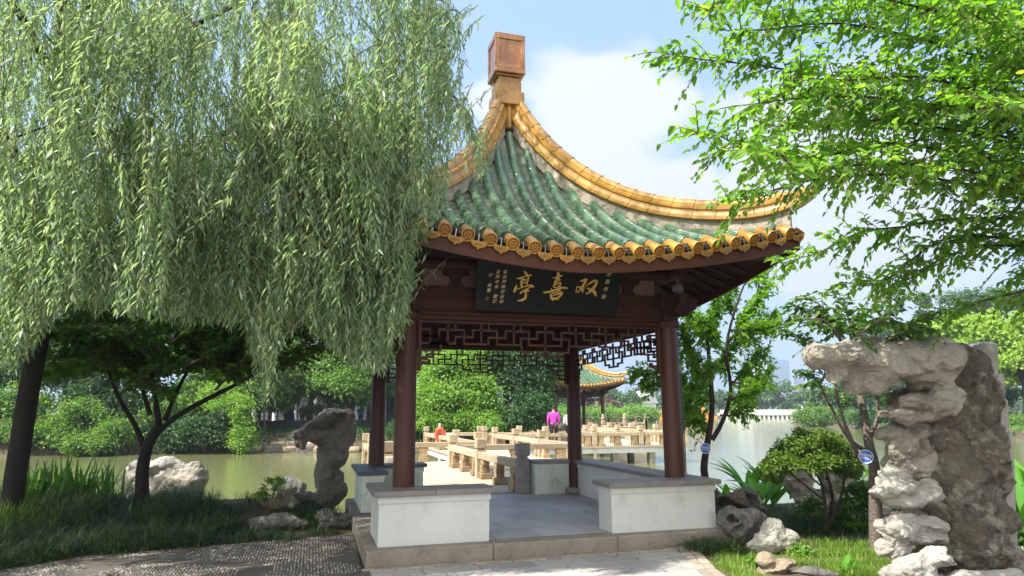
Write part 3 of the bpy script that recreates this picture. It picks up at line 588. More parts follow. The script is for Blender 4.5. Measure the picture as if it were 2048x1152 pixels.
STK = [((1020, 536), 16, ['475,110,50 500,160,75 545,220,75', '230,330,40 300,330,60 400,300,45 520,250,35 600,225,25 660,230,45 695,235,30', '580,240,70 585,330,55 560,430,50 535,520,45 520,585,30',
 '390,330,50 370,430,60 365,500,80 385,620,60', '420,375,60 500,375,60', '420,470,45 505,462,40', '215,550,30 175,650,80 140,750,75', '215,690,25 380,620,30 550,575,35 680,550,50 750,600,50',
 '750,590,40 640,620,40 480,710,50 330,800,55', '480,730,70 600,725,45', '495,740,70 510,850,65 490,950,75 420,1010,75 330,1035,55 250,1040,30']),
 ((1084, 538), 16, ['500,110,60 530,180,100 510,260,100 500,330,110 430,400,60 385,410,40', '375,285,40 470,280,60 600,225,50 645,215,35', '400,410,25 500,370,45 590,345,35', '440,430,50 385,520,60 385,580,45 440,595,30 540,560,45 590,480,55 580,440,50 500,460,45 420,500,45',
 '60,750,50 180,735,65 320,710,60 480,650,55 600,610,60 740,600,60 810,620,45', '300,635,30 330,720,80 350,770,40', '590,570,50 560,660,80 500,720,50 340,800,20', '275,790,40 300,900,80 340,980,70', '340,850,25 500,800,50 620,750,60 655,780,50',
 '620,800,80 560,880,60 500,910,40', '340,960,60 420,945,80 530,960,45']),
 ((1148, 548), 22.15, ['300,320,50 400,290,80 500,240,90 560,240,80', '550,240,90 480,390,110 400,520,110 350,610,100 270,700,50 200,790,45 110,790,50 60,765,20', '120,560,35 110,680,35 95,770,30', '130,560,40 250,590,80 350,660,120 390,760,80 380,815,40',
 '450,640,45 500,570,15 590,490,30 700,410,80 830,340,90 950,290,100 1010,360,110 960,480,110 880,600,120 790,700,130 680,800,90 540,880,50', '600,630,60 700,690,80 830,740,130 920,830,140 970,960,70'])]
b = MB()
for (ox, oy), s_, lst in STK:
    for si, st in enumerate(lst):
        P = np.array([[float(v) for v in q.split(',')] for q in st.split()]); m = len(P); Q = []
        for i in range(m-1):
            p0, p1, p2, p3 = P[max(i-1, 0)], P[i], P[i+1], P[min(i+2, m-1)]
            for t in np.linspace(0, 1, 5)[:-1]: Q.append(.5*((2*p1)+(-p0+p2)*t+(2*p0-5*p1+4*p2-p3)*t*t+(-p0+3*p1-3*p2+p3)*t**3))
        Q.append(P[-1]); Q = np.array(Q); T = norm(np.gradient(Q[:, :2], axis=0)); Nn = np.stack([-T[:, 1], T[:, 0]], 1)
        wd = np.maximum(Q[:, 2:3], 12)*.50; Lf = Q[:, :2]+Nn*wd; Rt = Q[:, :2]-Nn*wd
        def cap(c, d0, w0): return [c+w0*(math.cos(a)*np.array([-d0[1], d0[0]])+math.sin(a)*d0) for a in (R(45), R(90), R(135))]
        ring = [np.array(p) for p in Lf]+cap(Q[-1, :2], T[-1], wd[-1, 0])+[np.array(p) for p in Rt[::-1]]+[p for p in cap(Q[0, :2], -T[0], wd[0, 0])]
        n = len(Q); h0 = .003+si*.0006
        top = [ont(ox+p[0]/s_, oy+p[1]/s_, h0+.005) for p in ring]; bot = [ont(ox+p[0]/s_, oy+p[1]/s_, h0-.004) for p in ring]
        # side walls and a top made of quads along the stroke plus the two caps
        nr_ = len(ring); F = [(nr_+i, nr_+(i+1) % nr_, (i+1) % nr_, i) for i in range(nr_)]
        for i in range(n-1): F.append((i, i+1, 2*n+3-1-(i+1), 2*n+3-1-i))
        F.append((n-1, n, n+1, n+2, n+3)); F.append((2*n+2, 2*n+3, 2*n+4, 2*n+5, 0))
        b.add(top+bot, F)
b.build('large_characters', 'gold', sign)
def text_mesh(name, txt, size, M_, m, parent, shear=0.0, ext=.002, offset=0.0):
    cu = bpy.data.curves.new(name, 'FONT'); cu.body = txt; cu.size = size; cu.extrude = ext; cu.shear = shear; cu.align_x = 'CENTER'; cu.align_y = 'CENTER'; cu.offset = offset; cu.resolution_u = 2
    o = bpy.data.objects.new(name, cu); link(o); dg = bpy.context.evaluated_depsgraph_get(); me = bpy.data.meshes.new_from_object(o.evaluated_get(dg)); bpy.data.objects.remove(o)
    me.transform(M_); V = [v.co.copy() for v in me.vertices]; F = [tuple(p.vertices) for p in me.polygons]; bpy.data.meshes.remove(me)
    return V, F
def sign_text(cols, size, name):
    bb = MB()
    for (px0, py0), (px1, py1), chars in cols:
        for i, ch in enumerate(chars):
            if ch == ' ': continue
            t = i/max(1, len(chars)-1); p = ont(px0+(px1-px0)*t, py0+(py1-py0)*t, .003)
            M_ = Matrix.Translation(p) @ Matrix(((1, 0, 0, 0), (0, sup.y, snr.y, 0), (0, sup.z, snr.z, 0), (0, 0, 0, 1)))
            bb.add(*text_mesh('t', ch, size, M_, None, None, shear=.25, offset=.0012))
    return bb.build(name, 'goldpale', sign)
for q in (((1010, 544), (1002, 604), '名古屋銀行日中'), ((996, 544), (989, 603), '友好の会 贈建'), ((981, 551), (977, 581), '鸿 岳書')): sign_text([q], .052, 'inscription_column')
sign_text([((1218, 549), (1207, 594), '庚辰年秋')], .062, 'inscription_column')
b = MB(); p = ont(974.5, 597, .002); b.box(-.018, .018, -.022, .022, 0, .003, Matrix.Translation(p) @ Matrix(((1, 0, 0, 0), (0, sup.y, snr.y, 0), (0, sup.z, snr.z, 0), (0, 0, 0, 1)))); b.build('seal_mark', 'seal', sign)
# cables down the front right column and the loudspeaker on its bracket
b = MB()
for dx, r_ in ((.150, .011), (.175, .007)):
    b.tube([(1.8+dx, -1.78, 2.95), (1.8+dx, -1.79, 2.58), (1.8+dx+.004, -1.80, 1.4), (1.8+dx+.012, -1.78, .78-dx)], r_, 6)
b.build('cable', 'metal', pav)
b = MB(); b.lathe((1.86, -2.02, 3.10), [(.0, .08), (.04, .075), (.075, .04), (.08, -.02), (.05, -.05), (0, -.055)][::-1], 14); b.box(1.85, 1.87, -2.03, -2.01, 3.15, 3.3)
b.build('security_camera', 'greystone', pav, smooth=True)
# ---- far pavilion across the lake
p2 = copy_tree(pav); p2.location = (15.4, 37.0, 0); ORG[p2.name] = np.array([15.4, 37, 0])
p2['label'] = 'smaller looking distant pavilion with green and gold roof at the end of the zigzag bridge'
for o in list(p2.children):
    if o.name.startswith(('cable', 'security', 'eave_floodlight', 'bench_wall')):
        for c in list(o.children): bpy.data.objects.remove(c)
        bpy.data.objects.remove(o)
# ================================================================== zigzag bridge
br = thing('zigzag_bridge', 'pale stone zigzag footbridge with low bench railings running from the pavilion across the water', 'bridge', (.0, 2.4, 0))
ZD = -.004
DK = [(-1.42, 1.00, 2.345, 10.95), (1.003, 4.62, 8.55, 10.95), (2.0, 4.62, 10.953, 20.1), (4.623, 13.6, 17.6, 20.1), (2.0, 4.62, 20.103, 21.0), (11.1, 13.6, 20.103, 31.0), (13.603, 16.6, 28.6, 31.0), (14.1, 16.6, 31.003, 34.0)]
for x0, x1, y0, y1 in DK:
    b = MB(); n = max(1, round((y1-y0)/.9)); m_ = max(1, round((x1-x0)/1.2))
    for i in range(n):
        for j in range(m_): b.box(x0+(x1-x0)*j/m_+.002, x0+(x1-x0)*(j+1)/m_-.002, y0+(y1-y0)*i/n+.002, y0+(y1-y0)*(i+1)/n-.002, -.09, ZD, bev=.004)
    dk = b.build('deck', 'deck', br)
    b = MB(); e = .06
    b.box(x0+e, x1-e, y0+e, y1-e, -.32, -.092); b.build('deck_beam', 'whitebeam', dk)
for x, y in ((-1.2, 4), (.8, 4), (-1.2, 7), (.8, 7), (-1.2, 10.6), (.8, 8.9), (4.4, 8.9), (4.4, 10.7), (2.2, 13), (4.4, 13), (2.2, 17), (4.4, 17), (6.5, 17.85), (8.2, 17.85), (10, 17.85), (11.8, 17.85), (13.3, 17.85), (8.2, 19.8), (11.4, 23), (13.3, 23), (11.4, 27), (13.3, 27), (16.3, 29)):
    b = MB(); b.box(x-.14, x+.14, y-.14, y+.14, -1.9, -.322, bev=.01); b.build('pier', 'pier', br)
b = MB(); b.box(-.11, .11, -.11, .11, 0, .60, bev=.008); b.box(-.085, .085, -.085, .085, .602, .645); b.box(-.115, .115, -.115, .115, .647, .86, bev=.012)
postmesh = b.build('post', 'bridge', br, origin=(0, 0, 0)); postmesh.location = Vector((.88, 3.0, 0))-Vector(ORG[br.name]); 
b = MB(); b.box(-.14, .14, -.115, .115, 0, .13, bev=.008); b.box(-.115, .115, -.085, .085, .132, .30, bev=.008); b.box(-.15, .15, -.08, .08, .302, .418, bev=.015)
supp = b.build('rail_support', 'support', br, origin=(0, 0, 0))
def cp(src, x, y, rz=0, z=0, m=None):
    c = src.copy(); link(c); c.parent = br; c.location = Vector((x, y, z))-Vector(ORG[br.name]); c.rotation_euler = (0, 0, rz)
    return c
def rail(p0, p1, posts=2, nsup=3, skip0=False):
    a = np.array(p0, float); c = np.array(p1, float); d = c-a; Ln = np.linalg.norm(d); u = d/Ln; horiz = abs(u[0]) > .5
    for i in range(posts):
        if skip0 and i == 0: continue
        q = a+d*i/max(1, posts-1); cp(postmesh, q[0], q[1])
    for i in range(posts-1):
        s = a+d*i/(posts-1)+u*.112; e = a+d*(i+1)/(posts-1)-u*.112
        b = MB()
        if horiz: b.box(min(s[0], e[0]), max(s[0], e[0]), s[1]-.09, s[1]+.09, .42, .57, bev=.01)
        else: b.box(s[0]-.09, s[0]+.09, min(s[1], e[1]), max(s[1], e[1]), .42, .57, bev=.01)
        b.build('rail', 'bridge', br)
        for k in range(nsup):
            if nsup == 1: t = .5
            else: t = .10+.80*k/(nsup-1)
            q = s+(e-s)*t; cp(supp, q[0], q[1], 0 if horiz else math.pi/2)
rail((.88, 2.1), (.88, 8.66), 3, 3, skip0=True)
rail((.88, 8.66), (4.5, 8.66), 2, 3, skip0=True)
rail((4.5, 8.66), (4.5, 17.72), 4, 2, skip0=True)
rail((4.5, 17.72), (13.48, 17.72), 5, 3, skip0=True)
rail((13.48, 17.72), (13.48, 28.7), 5, 2, skip0=True)
rail((13.48, 28.7), (16.48, 28.7), 2, 2, skip0=True); rail((16.48, 28.7), (16.48, 33.6), 3, 2, skip0=True)
rail((-1.30, 2.6), (-1.30, 10.83), 5, 2)
rail((-1.30, 10.83), (2.12, 10.83), 2, 3, skip0=True)
rail((2.12, 10.83), (2.12, 20.9), 4, 2, skip0=True)
rail((2.12, 20.9), (4.62, 20.9), 2, 1, skip0=True)
rail((4.62, 20.0), (11.2, 20.0), 5, 2); rail((11.2, 20.0), (11.2, 30.9), 5, 2, skip0=True); rail((11.2, 30.9), (14.2, 30.9), 2, 2, skip0=True)
b = MB(); b.box(.77, .99, 1.99, 2.21, 0, .62, bev=.008); b.box(.80, .96, 2.02, 2.18, .622, .66); b.box(.765, .995, 1.985, 2.215, .662, .885, bev=.012)
o = b.build('post', 'greystone', br); o['label'] = 'dark grey first post'
bpy.data.objects.remove(supp); bpy.data.objects.remove(postmesh)
b = MB(); b.lathe((0, 0, 0), [(.03, 0), (.03, .05), (.05, .06), (.055, .10), (.04, .13), (.0, .14)], 12); sl = b.build('spotlight', 'chrome', br, smooth=True, origin=(0, 0, 0))
for i, (x, y) in enumerate(((7.6, 17.5), (9.4, 17.5), (11.2, 17.5), (13.0, 17.5), (1.15, 5.2), (-1.55, 6.0), (1.15, 6.9))): cp(sl, x, y, 0, -.01)
bpy.data.objects.remove(sl)
# terrace with carved balustrade around the far pavilion
tr = thing('stone_terrace', 'stone terrace with round headed balustrade posts under the distant pavilion', 'terrace', (16, 37, 0), None)
b = MB(); b.box(11.8, 20.2, 34.0, 41, -1.6, -.02); b.build('terrace_floor', 'deck', tr)
bp = MB(); bp.box(-.10, .10, -.10, .10, 0, .95, bev=.01); bp.lathe((0, 0, .95), [(.07, 0), (.12, .05), (.13, .12), (.08, .2), (.10, .26), (.09, .34), (.0, .40)], 12)
b0 = bp.build('balustrade_post', 'bridge', tr, origin=(0, 0, 0))
def bal(x0, y0, x1, y1, n):
    for i in range(n+1):
        c = b0.copy(); link(c); c.parent = tr; c.location = Vector((x0+(x1-x0)*i/n, y0+(y1-y0)*i/n, 0))-Vector(ORG[tr.name])
    for i in range(n):
        xa, ya, xb, yb = x0+(x1-x0)*i/n, y0+(y1-y0)*i/n, x0+(x1-x0)*(i+1)/n, y0+(y1-y0)*(i+1)/n
        b = MB(); L2 = math.hypot(xb-xa, yb-ya)-.2; a = math.atan2(yb-ya, xb-xa); M_ = Matrix.Translation(((xa+xb)/2, (ya+yb)/2, 0)) @ Matrix.Rotation(a, 4, 'Z')
        b.box(-L2/2, L2/2, -.06, .06, .62, .76, M_); b.box(-L2/2, L2/2, -.05, .05, .08, .40, M_)
        for t in (-.3, 0, .3): b.box(L2*t-.06, L2*t+.06, -.04, .04, .402, .618, M_)
        b.build('balustrade_panel', 'bridge', tr)
bal(12, 34.1, 14.0, 34.1, 1); bal(16.7, 34.1, 20, 34.1, 2); bal(20, 34.1, 20, 40.5, 4); bal(12, 34.1, 12, 40.5, 4); bal(20, 40.5, 12, 40.5, 5)
bpy.data.objects.remove(b0)
# ================================================================== ground, water
def poly_sd(P, X, Y):
    P = np.array(P, float); d = np.full(X.shape, 1e9); ins = np.zeros(X.shape, bool)
    for i in range(len(P)):
        a, c = P[i], P[(i+1) % len(P)]; e = c-a; t = np.clip(((X-a[0])*e[0]+(Y-a[1])*e[1])/(e@e), 0, 1)
        d = np.minimum(d, np.hypot(X-a[0]-t*e[0], Y-a[1]-t*e[1])); cond = ((a[1] > Y) != (c[1] > Y)) & (X < (c[0]-a[0])*(Y-a[1])/(c[1]-a[1]+1e-12)+a[0]); ins ^= cond
    return np.where(ins, d, -d)
LA = [(-900, -900), (-900, 14), (-14, 7.2), (-9, 4.2), (-5.5, 3.0), (-2.6, 3.2), (-2.3, 2.25), (2.3, 2.25), (2.6, 1.2), (4.4, 1.7), (6.5, 1.9), (12, 3.5), (25, 8), (45, 18), (54, 38), (62, 58), (75, 85), (88, 105), (112, 128), (150, 176), (900, 500), (900, -900)]
LB = [(-900, 60), (-40, 38), (-14, 34.6), (-1, 32.2), (6, 33.5), (11.5, 35), (12, 41.5), (22, 46), (27, 75), (36, 120), (58, 168), (95, 205), (150, 230), (900, 620), (900, 2500), (-900, 2500)]
def ground_z(X, Y):
    a = poly_sd(LA, X, Y); b_ = poly_sd(LB, X, Y)
    za = -.8+np.clip(a*.8, -1.2, .62); zb = -.8+np.clip(b_*.45, -1.2, 1.15)+np.clip((b_-6)*.03, 0, 1.0)
    z = np.maximum(za, zb)
    md = .30*np.exp(-((X+6.3)/2.6)**2-((Y-1.9)/1.35)**2)+.22*np.exp(-((X+3.6)/1.2)**2-((Y-1.6)/.8)**2); ed = np.clip((Y-(-.35+.18*(X+2.3)))*1.2, 0, 1); md = md*ed*np.clip(a*1.2+.2, 0, 1)
    mr_ = .07*np.exp(-((X-4.0)/1.6)**2-((Y+1.6)/1.6)**2)*np.clip((X-1.6)*1.5, 0, 1)
    return z+md+mr_
def gz(x, y): return float(ground_z(np.array([float(x)]), np.array([float(y)]))[0])
t = np.linspace(-1, 1, 281); gx = np.sinh(t*5.2)/np.sinh(5.2)*900+1*0; t2 = np.linspace(-1, 1, 281); gy = np.where(t2 < 0, np.sinh(t2*4.6)/np.sinh(4.6)*500, np.sinh(t2*5.6)/np.sinh(5.6)*2200)
X, Y = np.meshgrid(gx, gy, indexing='ij'); Z = ground_z(X, Y)-.012
k = np.arange(280*280); i_, j_ = k//280, k % 280; a = i_*281+j_
o = mk('ground', np.stack([X, Y, Z], -1).reshape(-1, 3), np.stack([a, a+281, a+282, a+1], 1), 'soil', smooth=True, origin=(0, 0, 0)); tag(o, 'brown soil banks and garden ground around the lake', None, kind='structure')
def watermat():
    m = bpy.data.materials.new('lake_water'); m.use_nodes = True; t = m.node_tree; p = t.nodes['Principled BSDF']
    p.inputs['Base Color'].default_value = (.165, .175, .075, 1); p.inputs['Roughness'].default_value = .07; p.inputs['IOR'].default_value = 1.33
    co = t.nodes.new('ShaderNodeTexCoord'); mp = t.nodes.new('ShaderNodeMapping'); mp.inputs['Scale'].default_value = (.8, 1.9, 1); t.links.new(co.outputs['Object'], mp.inputs[0])
    n1 = t.nodes.new('ShaderNodeTexNoise'); n1.inputs['Scale'].default_value = 1.6; n1.inputs['Detail'].default_value = 3; t.links.new(mp.outputs[0], n1.inputs[0])
    b = t.nodes.new('ShaderNodeBump'); n1.inputs['Roughness'].default_value = .62; n1.inputs['Detail'].default_value = 6; b.inputs['Strength'].default_value = .20; b.inputs['Distance'].default_value = .05; t.links.new(n1.outputs[0], b.inputs['Height']); t.links.new(b.outputs[0], p.inputs['Normal']); return m
MT['water'] = watermat()
V = [(-900, -20, -.8), (900, -20, -.8), (900, 2400, -.8), (-900, 2400, -.8)]
o = mk('lake_water', V, [(0, 1, 2, 3)], 'water', origin=(0, 0, -.8)); tag(o, 'calm murky green lake water reflecting trees and sky', None, kind='structure')
# ---- paving in front of the pavilion
def inpoly(px_, py_, P): return poly_sd(P, np.array([px_]), np.array([py_]))[0] > 0
PV = [(-2.9, -12), (-2.75, -3.2), (-2.28, -2.50), (1.62, -2.50), (1.45, -2.9), (1.18, -3.6), (.9, -4.6), (.7, -6), (.7, -12)]
b = MB(); b.prism(PV, -.3, -.168); o = b.build('paving', 'mortarpath', None); 
pvx = o; tag(o, 'grey stone paving with brick border in front of the pavilion', None, kind='structure')
b = MB(); y = -2.64; j = 0
while y > -12:
    x = -2.9-(.3 if j % 2 else 0)
    while x < 1.4:
        lim = float(np.interp(-y, [2.6, 2.9, 3.6, 4.6, 6, 12], [1.32, 1.26, .98, .70, .5, .5])); lo = float(np.interp(-y, [2.6, 3.2, 12], [-2.2, -2.6, -2.8]))
        xa, xb = max(x, lo), min(x+.594, lim)
        if xb-xa > .05: b.box(xa, xb, y-.294, y, -.172, -.157-.002*random.random(), bev=.003)
        x += .6
    y -= .3; j += 1
b.build('paving_slabs', 'paver', pvx)
b = MB(); x = -2.3
while x < 1.5:
    for r_ in (0, 1):
        xo = x+(.07 if r_ else 0)+random.uniform(-.004, .004); b.box(xo, xo+.132, -2.535-r_*.062-random.uniform(0, .004), -2.48-r_*.062, -.174, -.154-.004*random.random(), bev=.004)
    x += .14
ex = [(1.64, -2.50), (1.49, -2.9), (1.22, -3.6), (.94, -4.6), (.72, -6)]
for i in range(4):
    p0, p1 = np.array(ex[i]), np.array(ex[i+1]); L2 = np.linalg.norm(p1-p0); u = (p1-p0)/L2; a = math.atan2(u[1], u[0]); n = int(L2/.2)
    for kk in range(n):
        for r_ in range(2):
            c = p0+u*(kk+.5)*L2/n+np.array([u[1], -u[0]])*(-(-.06-.115*r_)); M_ = Matrix.Translation((c[0], c[1], -.165)) @ Matrix.Rotation(a, 4, 'Z'); b.box(-.096, .096, -.053, .053, -.01, .010+.003*random.random(), M_, bev=.004)
b.build('paving_bricks', 'brick', pvx)
# ---- pebble mosaic path
PB = [(-2.26, -.25), (-3.87, -.50), (-5.3, -.75), (-6.2, -1.45), (-9, -3.5), (-9, -12), (-2.95, -12), (-2.8, -3.2), (-2.3, -2.50)]
b = MB(); b.prism(PB[::-1], -.3, -.170); o = b.build('pebble_path', 'mortarpath', None); tag(o, 'dark pebble mosaic path beside the pavilion', None, kind='structure')
pp = []; ang = []
yy = -4.2; r_ = 0
while yy < -.2:
    xx = -7.5
    while xx < -2.2:
        band = math.sin(xx*2.1+yy*.9)+.8*math.sin(yy*2.9-xx*.4); on = math.sin(band*3.1+yy*1.3) > -.55
        if on:
            pp.append((xx+random.uniform(-.006, .006), yy+.02*math.sin(xx*7+yy*2)+random.uniform(-.006, .006))); ang.append((.9 if (int((band+5)*1.6) % 2) else 2.2)+random.gauss(0, .2))
        xx += .034
    yy += .036; r_ += 1
pp = np.array(pp); ang = np.array(ang); keep = poly_sd(PB, pp[:, 0], pp[:, 1]) > .03; pp, ang = pp[keep], ang[keep]; n = len(pp)
la = rng.uniform(.012, .019, n); lb = rng.uniform(.006, .009, n); hh = rng.uniform(.004, .010, n); th_ = np.linspace(0, 2*np.pi, 7)[:-1]
Vx = []
for ring, (sc1, zz) in enumerate(((1, 0), (.72, .75), (0, 1))):
    ths = th_ if ring < 2 else th_[:1]
    for q in ths:
        ux, uy = la*sc1*np.cos(q), lb*sc1*np.sin(q); Vx.append(np.stack([pp[:, 0]+ux*np.cos(ang)-uy*np.sin(ang), pp[:, 1]+ux*np.sin(ang)+uy*np.cos(ang), -.169+hh*zz], -1))
Vx = np.stack(Vx, 1); k0 = np.arange(n)[:, None]*13; Fq = []
for q in range(6): Fq.append(k0+np.array([[q, (q+1) % 6, 6+(q+1) % 6, 6+q]]))
for q in range(0, 6, 2): Fq.append(k0+np.array([[6+q, 6+q+1, 6+(q+2) % 6, 12]]))
def pebmat():
    m = bpy.data.materials.new('pebble_mix'); m.use_nodes = True; t = m.node_tree; p = t.nodes['Principled BSDF']; g = t.nodes.new('ShaderNodeNewGeometry'); r = t.nodes.new('ShaderNodeValToRGB')
    t.links.new(g.outputs['Random Per Island'], r.inputs[0]); t.links.new(r.outputs[0], p.inputs['Base Color']); p.inputs['Roughness'].default_value = .6
    e = r.color_ramp.elements; e[0].color = (.07, .065, .06, 1); e[1].color = (.42, .38, .32, 1); e.new(.55).color = (.17, .155, .135, 1); return m
MT['pebmix'] = pebmat()
o = mk('pebbles', Vx.reshape(-1, 3), np.concatenate(Fq), 'pebmix', smooth=True, origin=(0, 0, -.17)); tag(o, 'small light and dark pebbles set on edge in wavy bands', None, kind='stuff')
# ================================================================== rocks
HR = np.array([math.cos(YAW), -math.sin(YAW), 0]); HF = np.array([math.sin(YAW), math.cos(YAW), 0])
def crease(q):
    d, _ = noise.voronoi(q*.9+noise.noise_vector(q*1.3)*.35); return max(0, 1-(d[1]-d[0])*3.2)**1.5
def blobmesh(D, blobs, vox, amp, freq, pits=(), sm=1, seed=0, strat=0.0, flat=None):
    bm = bmesh.new()
    for q in blobs:
        px_, py_, rw, rh = q[:4]; dep = q[4] if len(q) > 4 else .7; dz = q[5] if len(q) > 5 else 0; rot = R(q[6]) if len(q) > 6 else 0
        s = D/FPX; c = pd(px_, py_, D+dz); m0 = Matrix(((HR[0], HF[0], 0, c[0]), (HR[1], HF[1], 0, c[1]), (0, 0, 1, c[2]), (0, 0, 0, 1)))
        m1 = m0 @ Matrix.Rotation(-rot, 4, 'Y') @ Matrix.Diagonal((rw*s, dep*(rw+rh)/2*s, rh*s, 1)); 
        r0 = bmesh.ops.create_icosphere(bm, subdivisions=4, radius=1)['verts']; rs = random.Random(seed*31+int(px_)); pls = []
        for _ in range(11):
            v_ = Vector((rs.gauss(0, 1), rs.gauss(0, 1), rs.gauss(0, 1))).normalized(); pls.append((v_, rs.uniform(.62, .88)))
        for v in r0:
            for nn_, h_ in pls:
                dd_ = v.co.dot(nn_)-h_
                if dd_ > 0: v.co -= nn_*dd_*.94
            v.co = m1 @ (v.co*1.12)
    me = bpy.data.meshes.new('t'); bm.to_mesh(me); bm.free(); o = bpy.data.objects.new('t', me); link(o)
    md = o.modifiers.new('r', 'REMESH'); md.mode = 'VOXEL'; md.voxel_size = vox
    m2 = o.modifiers.new('s', 'SMOOTH'); m2.iterations = sm
    dg = bpy.context.evaluated_depsgraph_get(); me2 = bpy.data.meshes.new_from_object(o.evaluated_get(dg)); bpy.data.objects.remove(o)
    nv = len(me2.vertices); V = np.zeros(nv*3); me2.vertices.foreach_get('co', V); V = V.reshape(-1, 3); Nn = np.zeros(nv*3); me2.vertices.foreach_get('normal', Nn); Nn = Nn.reshape(-1, 3)
    F = [tuple(p.vertices) for p in me2.polygons]; bpy.data.meshes.remove(me2); off = Vector((seed*7.3, seed*3.1, seed*1.7)); W = V.copy()
    for i in range(nv):
        p = Vector(V[i]); q = p*freq+off
        warp = noise.noise_vector(q*.7)*.5
        a = noise.ridged_multi_fractal(q+warp, 1.0, 2.1, 4, 1.0, 2.0)-1.1
        c_ = noise.noise(q*.55)*1.3; f_ = noise.fractal(q*4.5, .8, 2.0, 3)*.16
        cell = noise.cell(q*1.2)*.0
        st = math.sin((p.z+.35*noise.noise(q*.6))*freq*9)*strat
        tb = noise.turbulence(q*1.9+warp*1.5, 4, True)-.55; a2 = noise.ridged_multi_fractal(q*2.6+warp*2, 1.0, 2.0, 3, 1.0, 2.0)-1.1
        W[i] = V[i]+Nn[i]*amp*(-.35*a+.8*c_+.9*tb-.22*a2+f_+st-.5*crease(q))
    for (px_, py_, rr, depth) in pits:
        c = pd(px_, py_, D); ax = norm(c-CAM); rel = W-CAM; tt = rel@ax; perp = np.linalg.norm(rel-tt[:, None]*ax, axis=1); lim = rr*D/FPX
        msk = (perp < lim*1.25) & (tt < D*1.06+.3); wgt = np.clip(1.25-perp/lim, 0, 1)**.6; W[msk] += ax*(wgt[msk, None]*depth)
    return W, F
def rock(name, label, cat, D, blobs, m='rock', vox=.03, amp=.05, freq=2.2, pits=(), group=None, seed=0, parent=None, sm=1, strat=0.0, smooth=True):
    V, F = blobmesh(D, blobs, vox, amp, freq, pits, sm, seed, strat); o = mk(name, V, F, m, parent, smooth=smooth, sharp=32)
    if parent is None: tag(o, label, cat, group)
    return o
base = pd(1900, 1130, 6.95); base[2] = -.16
bigr = thing('scholar_rock', 'tall weathered ornamental rock with overhanging pale slabs on a dark spine, right of the pavilion', 'ornamental rock', tuple(base))
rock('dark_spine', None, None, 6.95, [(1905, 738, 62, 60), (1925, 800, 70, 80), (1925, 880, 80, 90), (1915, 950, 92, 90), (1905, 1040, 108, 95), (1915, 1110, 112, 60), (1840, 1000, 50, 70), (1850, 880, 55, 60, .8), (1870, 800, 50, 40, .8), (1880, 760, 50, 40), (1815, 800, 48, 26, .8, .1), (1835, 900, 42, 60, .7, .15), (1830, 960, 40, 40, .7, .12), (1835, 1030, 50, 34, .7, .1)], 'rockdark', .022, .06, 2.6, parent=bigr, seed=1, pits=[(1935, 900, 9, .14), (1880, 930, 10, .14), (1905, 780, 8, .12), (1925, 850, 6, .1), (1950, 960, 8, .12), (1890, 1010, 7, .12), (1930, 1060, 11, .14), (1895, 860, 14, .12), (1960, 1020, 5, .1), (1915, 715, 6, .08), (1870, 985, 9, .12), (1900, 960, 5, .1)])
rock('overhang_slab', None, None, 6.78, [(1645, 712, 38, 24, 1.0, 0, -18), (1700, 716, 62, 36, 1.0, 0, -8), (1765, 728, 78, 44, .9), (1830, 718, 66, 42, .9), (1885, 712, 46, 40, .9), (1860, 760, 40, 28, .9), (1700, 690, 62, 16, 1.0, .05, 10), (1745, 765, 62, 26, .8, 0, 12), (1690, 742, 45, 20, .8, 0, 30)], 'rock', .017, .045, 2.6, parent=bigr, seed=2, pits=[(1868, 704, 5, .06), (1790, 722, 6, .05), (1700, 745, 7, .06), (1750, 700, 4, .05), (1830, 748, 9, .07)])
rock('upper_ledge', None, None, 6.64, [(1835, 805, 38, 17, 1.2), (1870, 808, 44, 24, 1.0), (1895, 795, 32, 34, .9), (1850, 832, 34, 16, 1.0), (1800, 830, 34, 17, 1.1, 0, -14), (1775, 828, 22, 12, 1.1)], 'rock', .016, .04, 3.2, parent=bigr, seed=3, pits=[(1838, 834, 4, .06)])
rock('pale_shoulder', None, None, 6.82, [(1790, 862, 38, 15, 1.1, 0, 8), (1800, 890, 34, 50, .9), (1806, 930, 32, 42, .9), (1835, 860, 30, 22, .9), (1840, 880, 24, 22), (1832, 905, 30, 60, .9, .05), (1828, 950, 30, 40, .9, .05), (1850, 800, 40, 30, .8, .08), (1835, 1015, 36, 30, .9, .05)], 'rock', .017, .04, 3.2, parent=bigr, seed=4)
0 and rock('rust_patch', None, None, 6.71, [(1905, 885, 15, 46, .5), (1898, 850, 16, 20, .5)], 'rust', .022, .03, 3.5, parent=bigr, seed=5)
rock('lower_ledge', None, None, 6.56, [(1762, 985, 24, 14, 1.2), (1800, 975, 46, 20, 1.1, 0, -10), (1845, 985, 40, 22, 1.0), (1815, 1000, 48, 16, 1.0), (1795, 955, 34, 20, .9, .1, -25), (1858, 968, 22, 18)], 'rockwhite', .015, .035, 3.4, parent=bigr, seed=6, pits=[(1835, 988, 9, .12), (1850, 990, 6, .12)])
rock('base_stone', None, None, 6.51, [(1790, 1060, 40, 26, 1, 0, -15), (1815, 1045, 46, 26), (1860, 1048, 38, 24), (1790, 1095, 34, 26), (1845, 1075, 50, 22)], 'rockwhite', .016, .04, 3.2, parent=bigr, seed=7)
rock('foot_stone', None, None, 6.12, [(1830, 1135, 46, 30), (1880, 1120, 40, 26), (1800, 1150, 40, 20), (1860, 1160, 60, 20)], 'rockwhite', .016, .04, 3.2, parent=bigr, seed=8, pits=[(1893, 1128, 6, .08)])
rock('foot_stone', None, None, 6.07, [(1960, 1155, 60, 16), (2020, 1160, 50, 20), (1920, 1165, 40, 16)], 'rockwhite', .02, .03, 3.2, parent=bigr, seed=9)
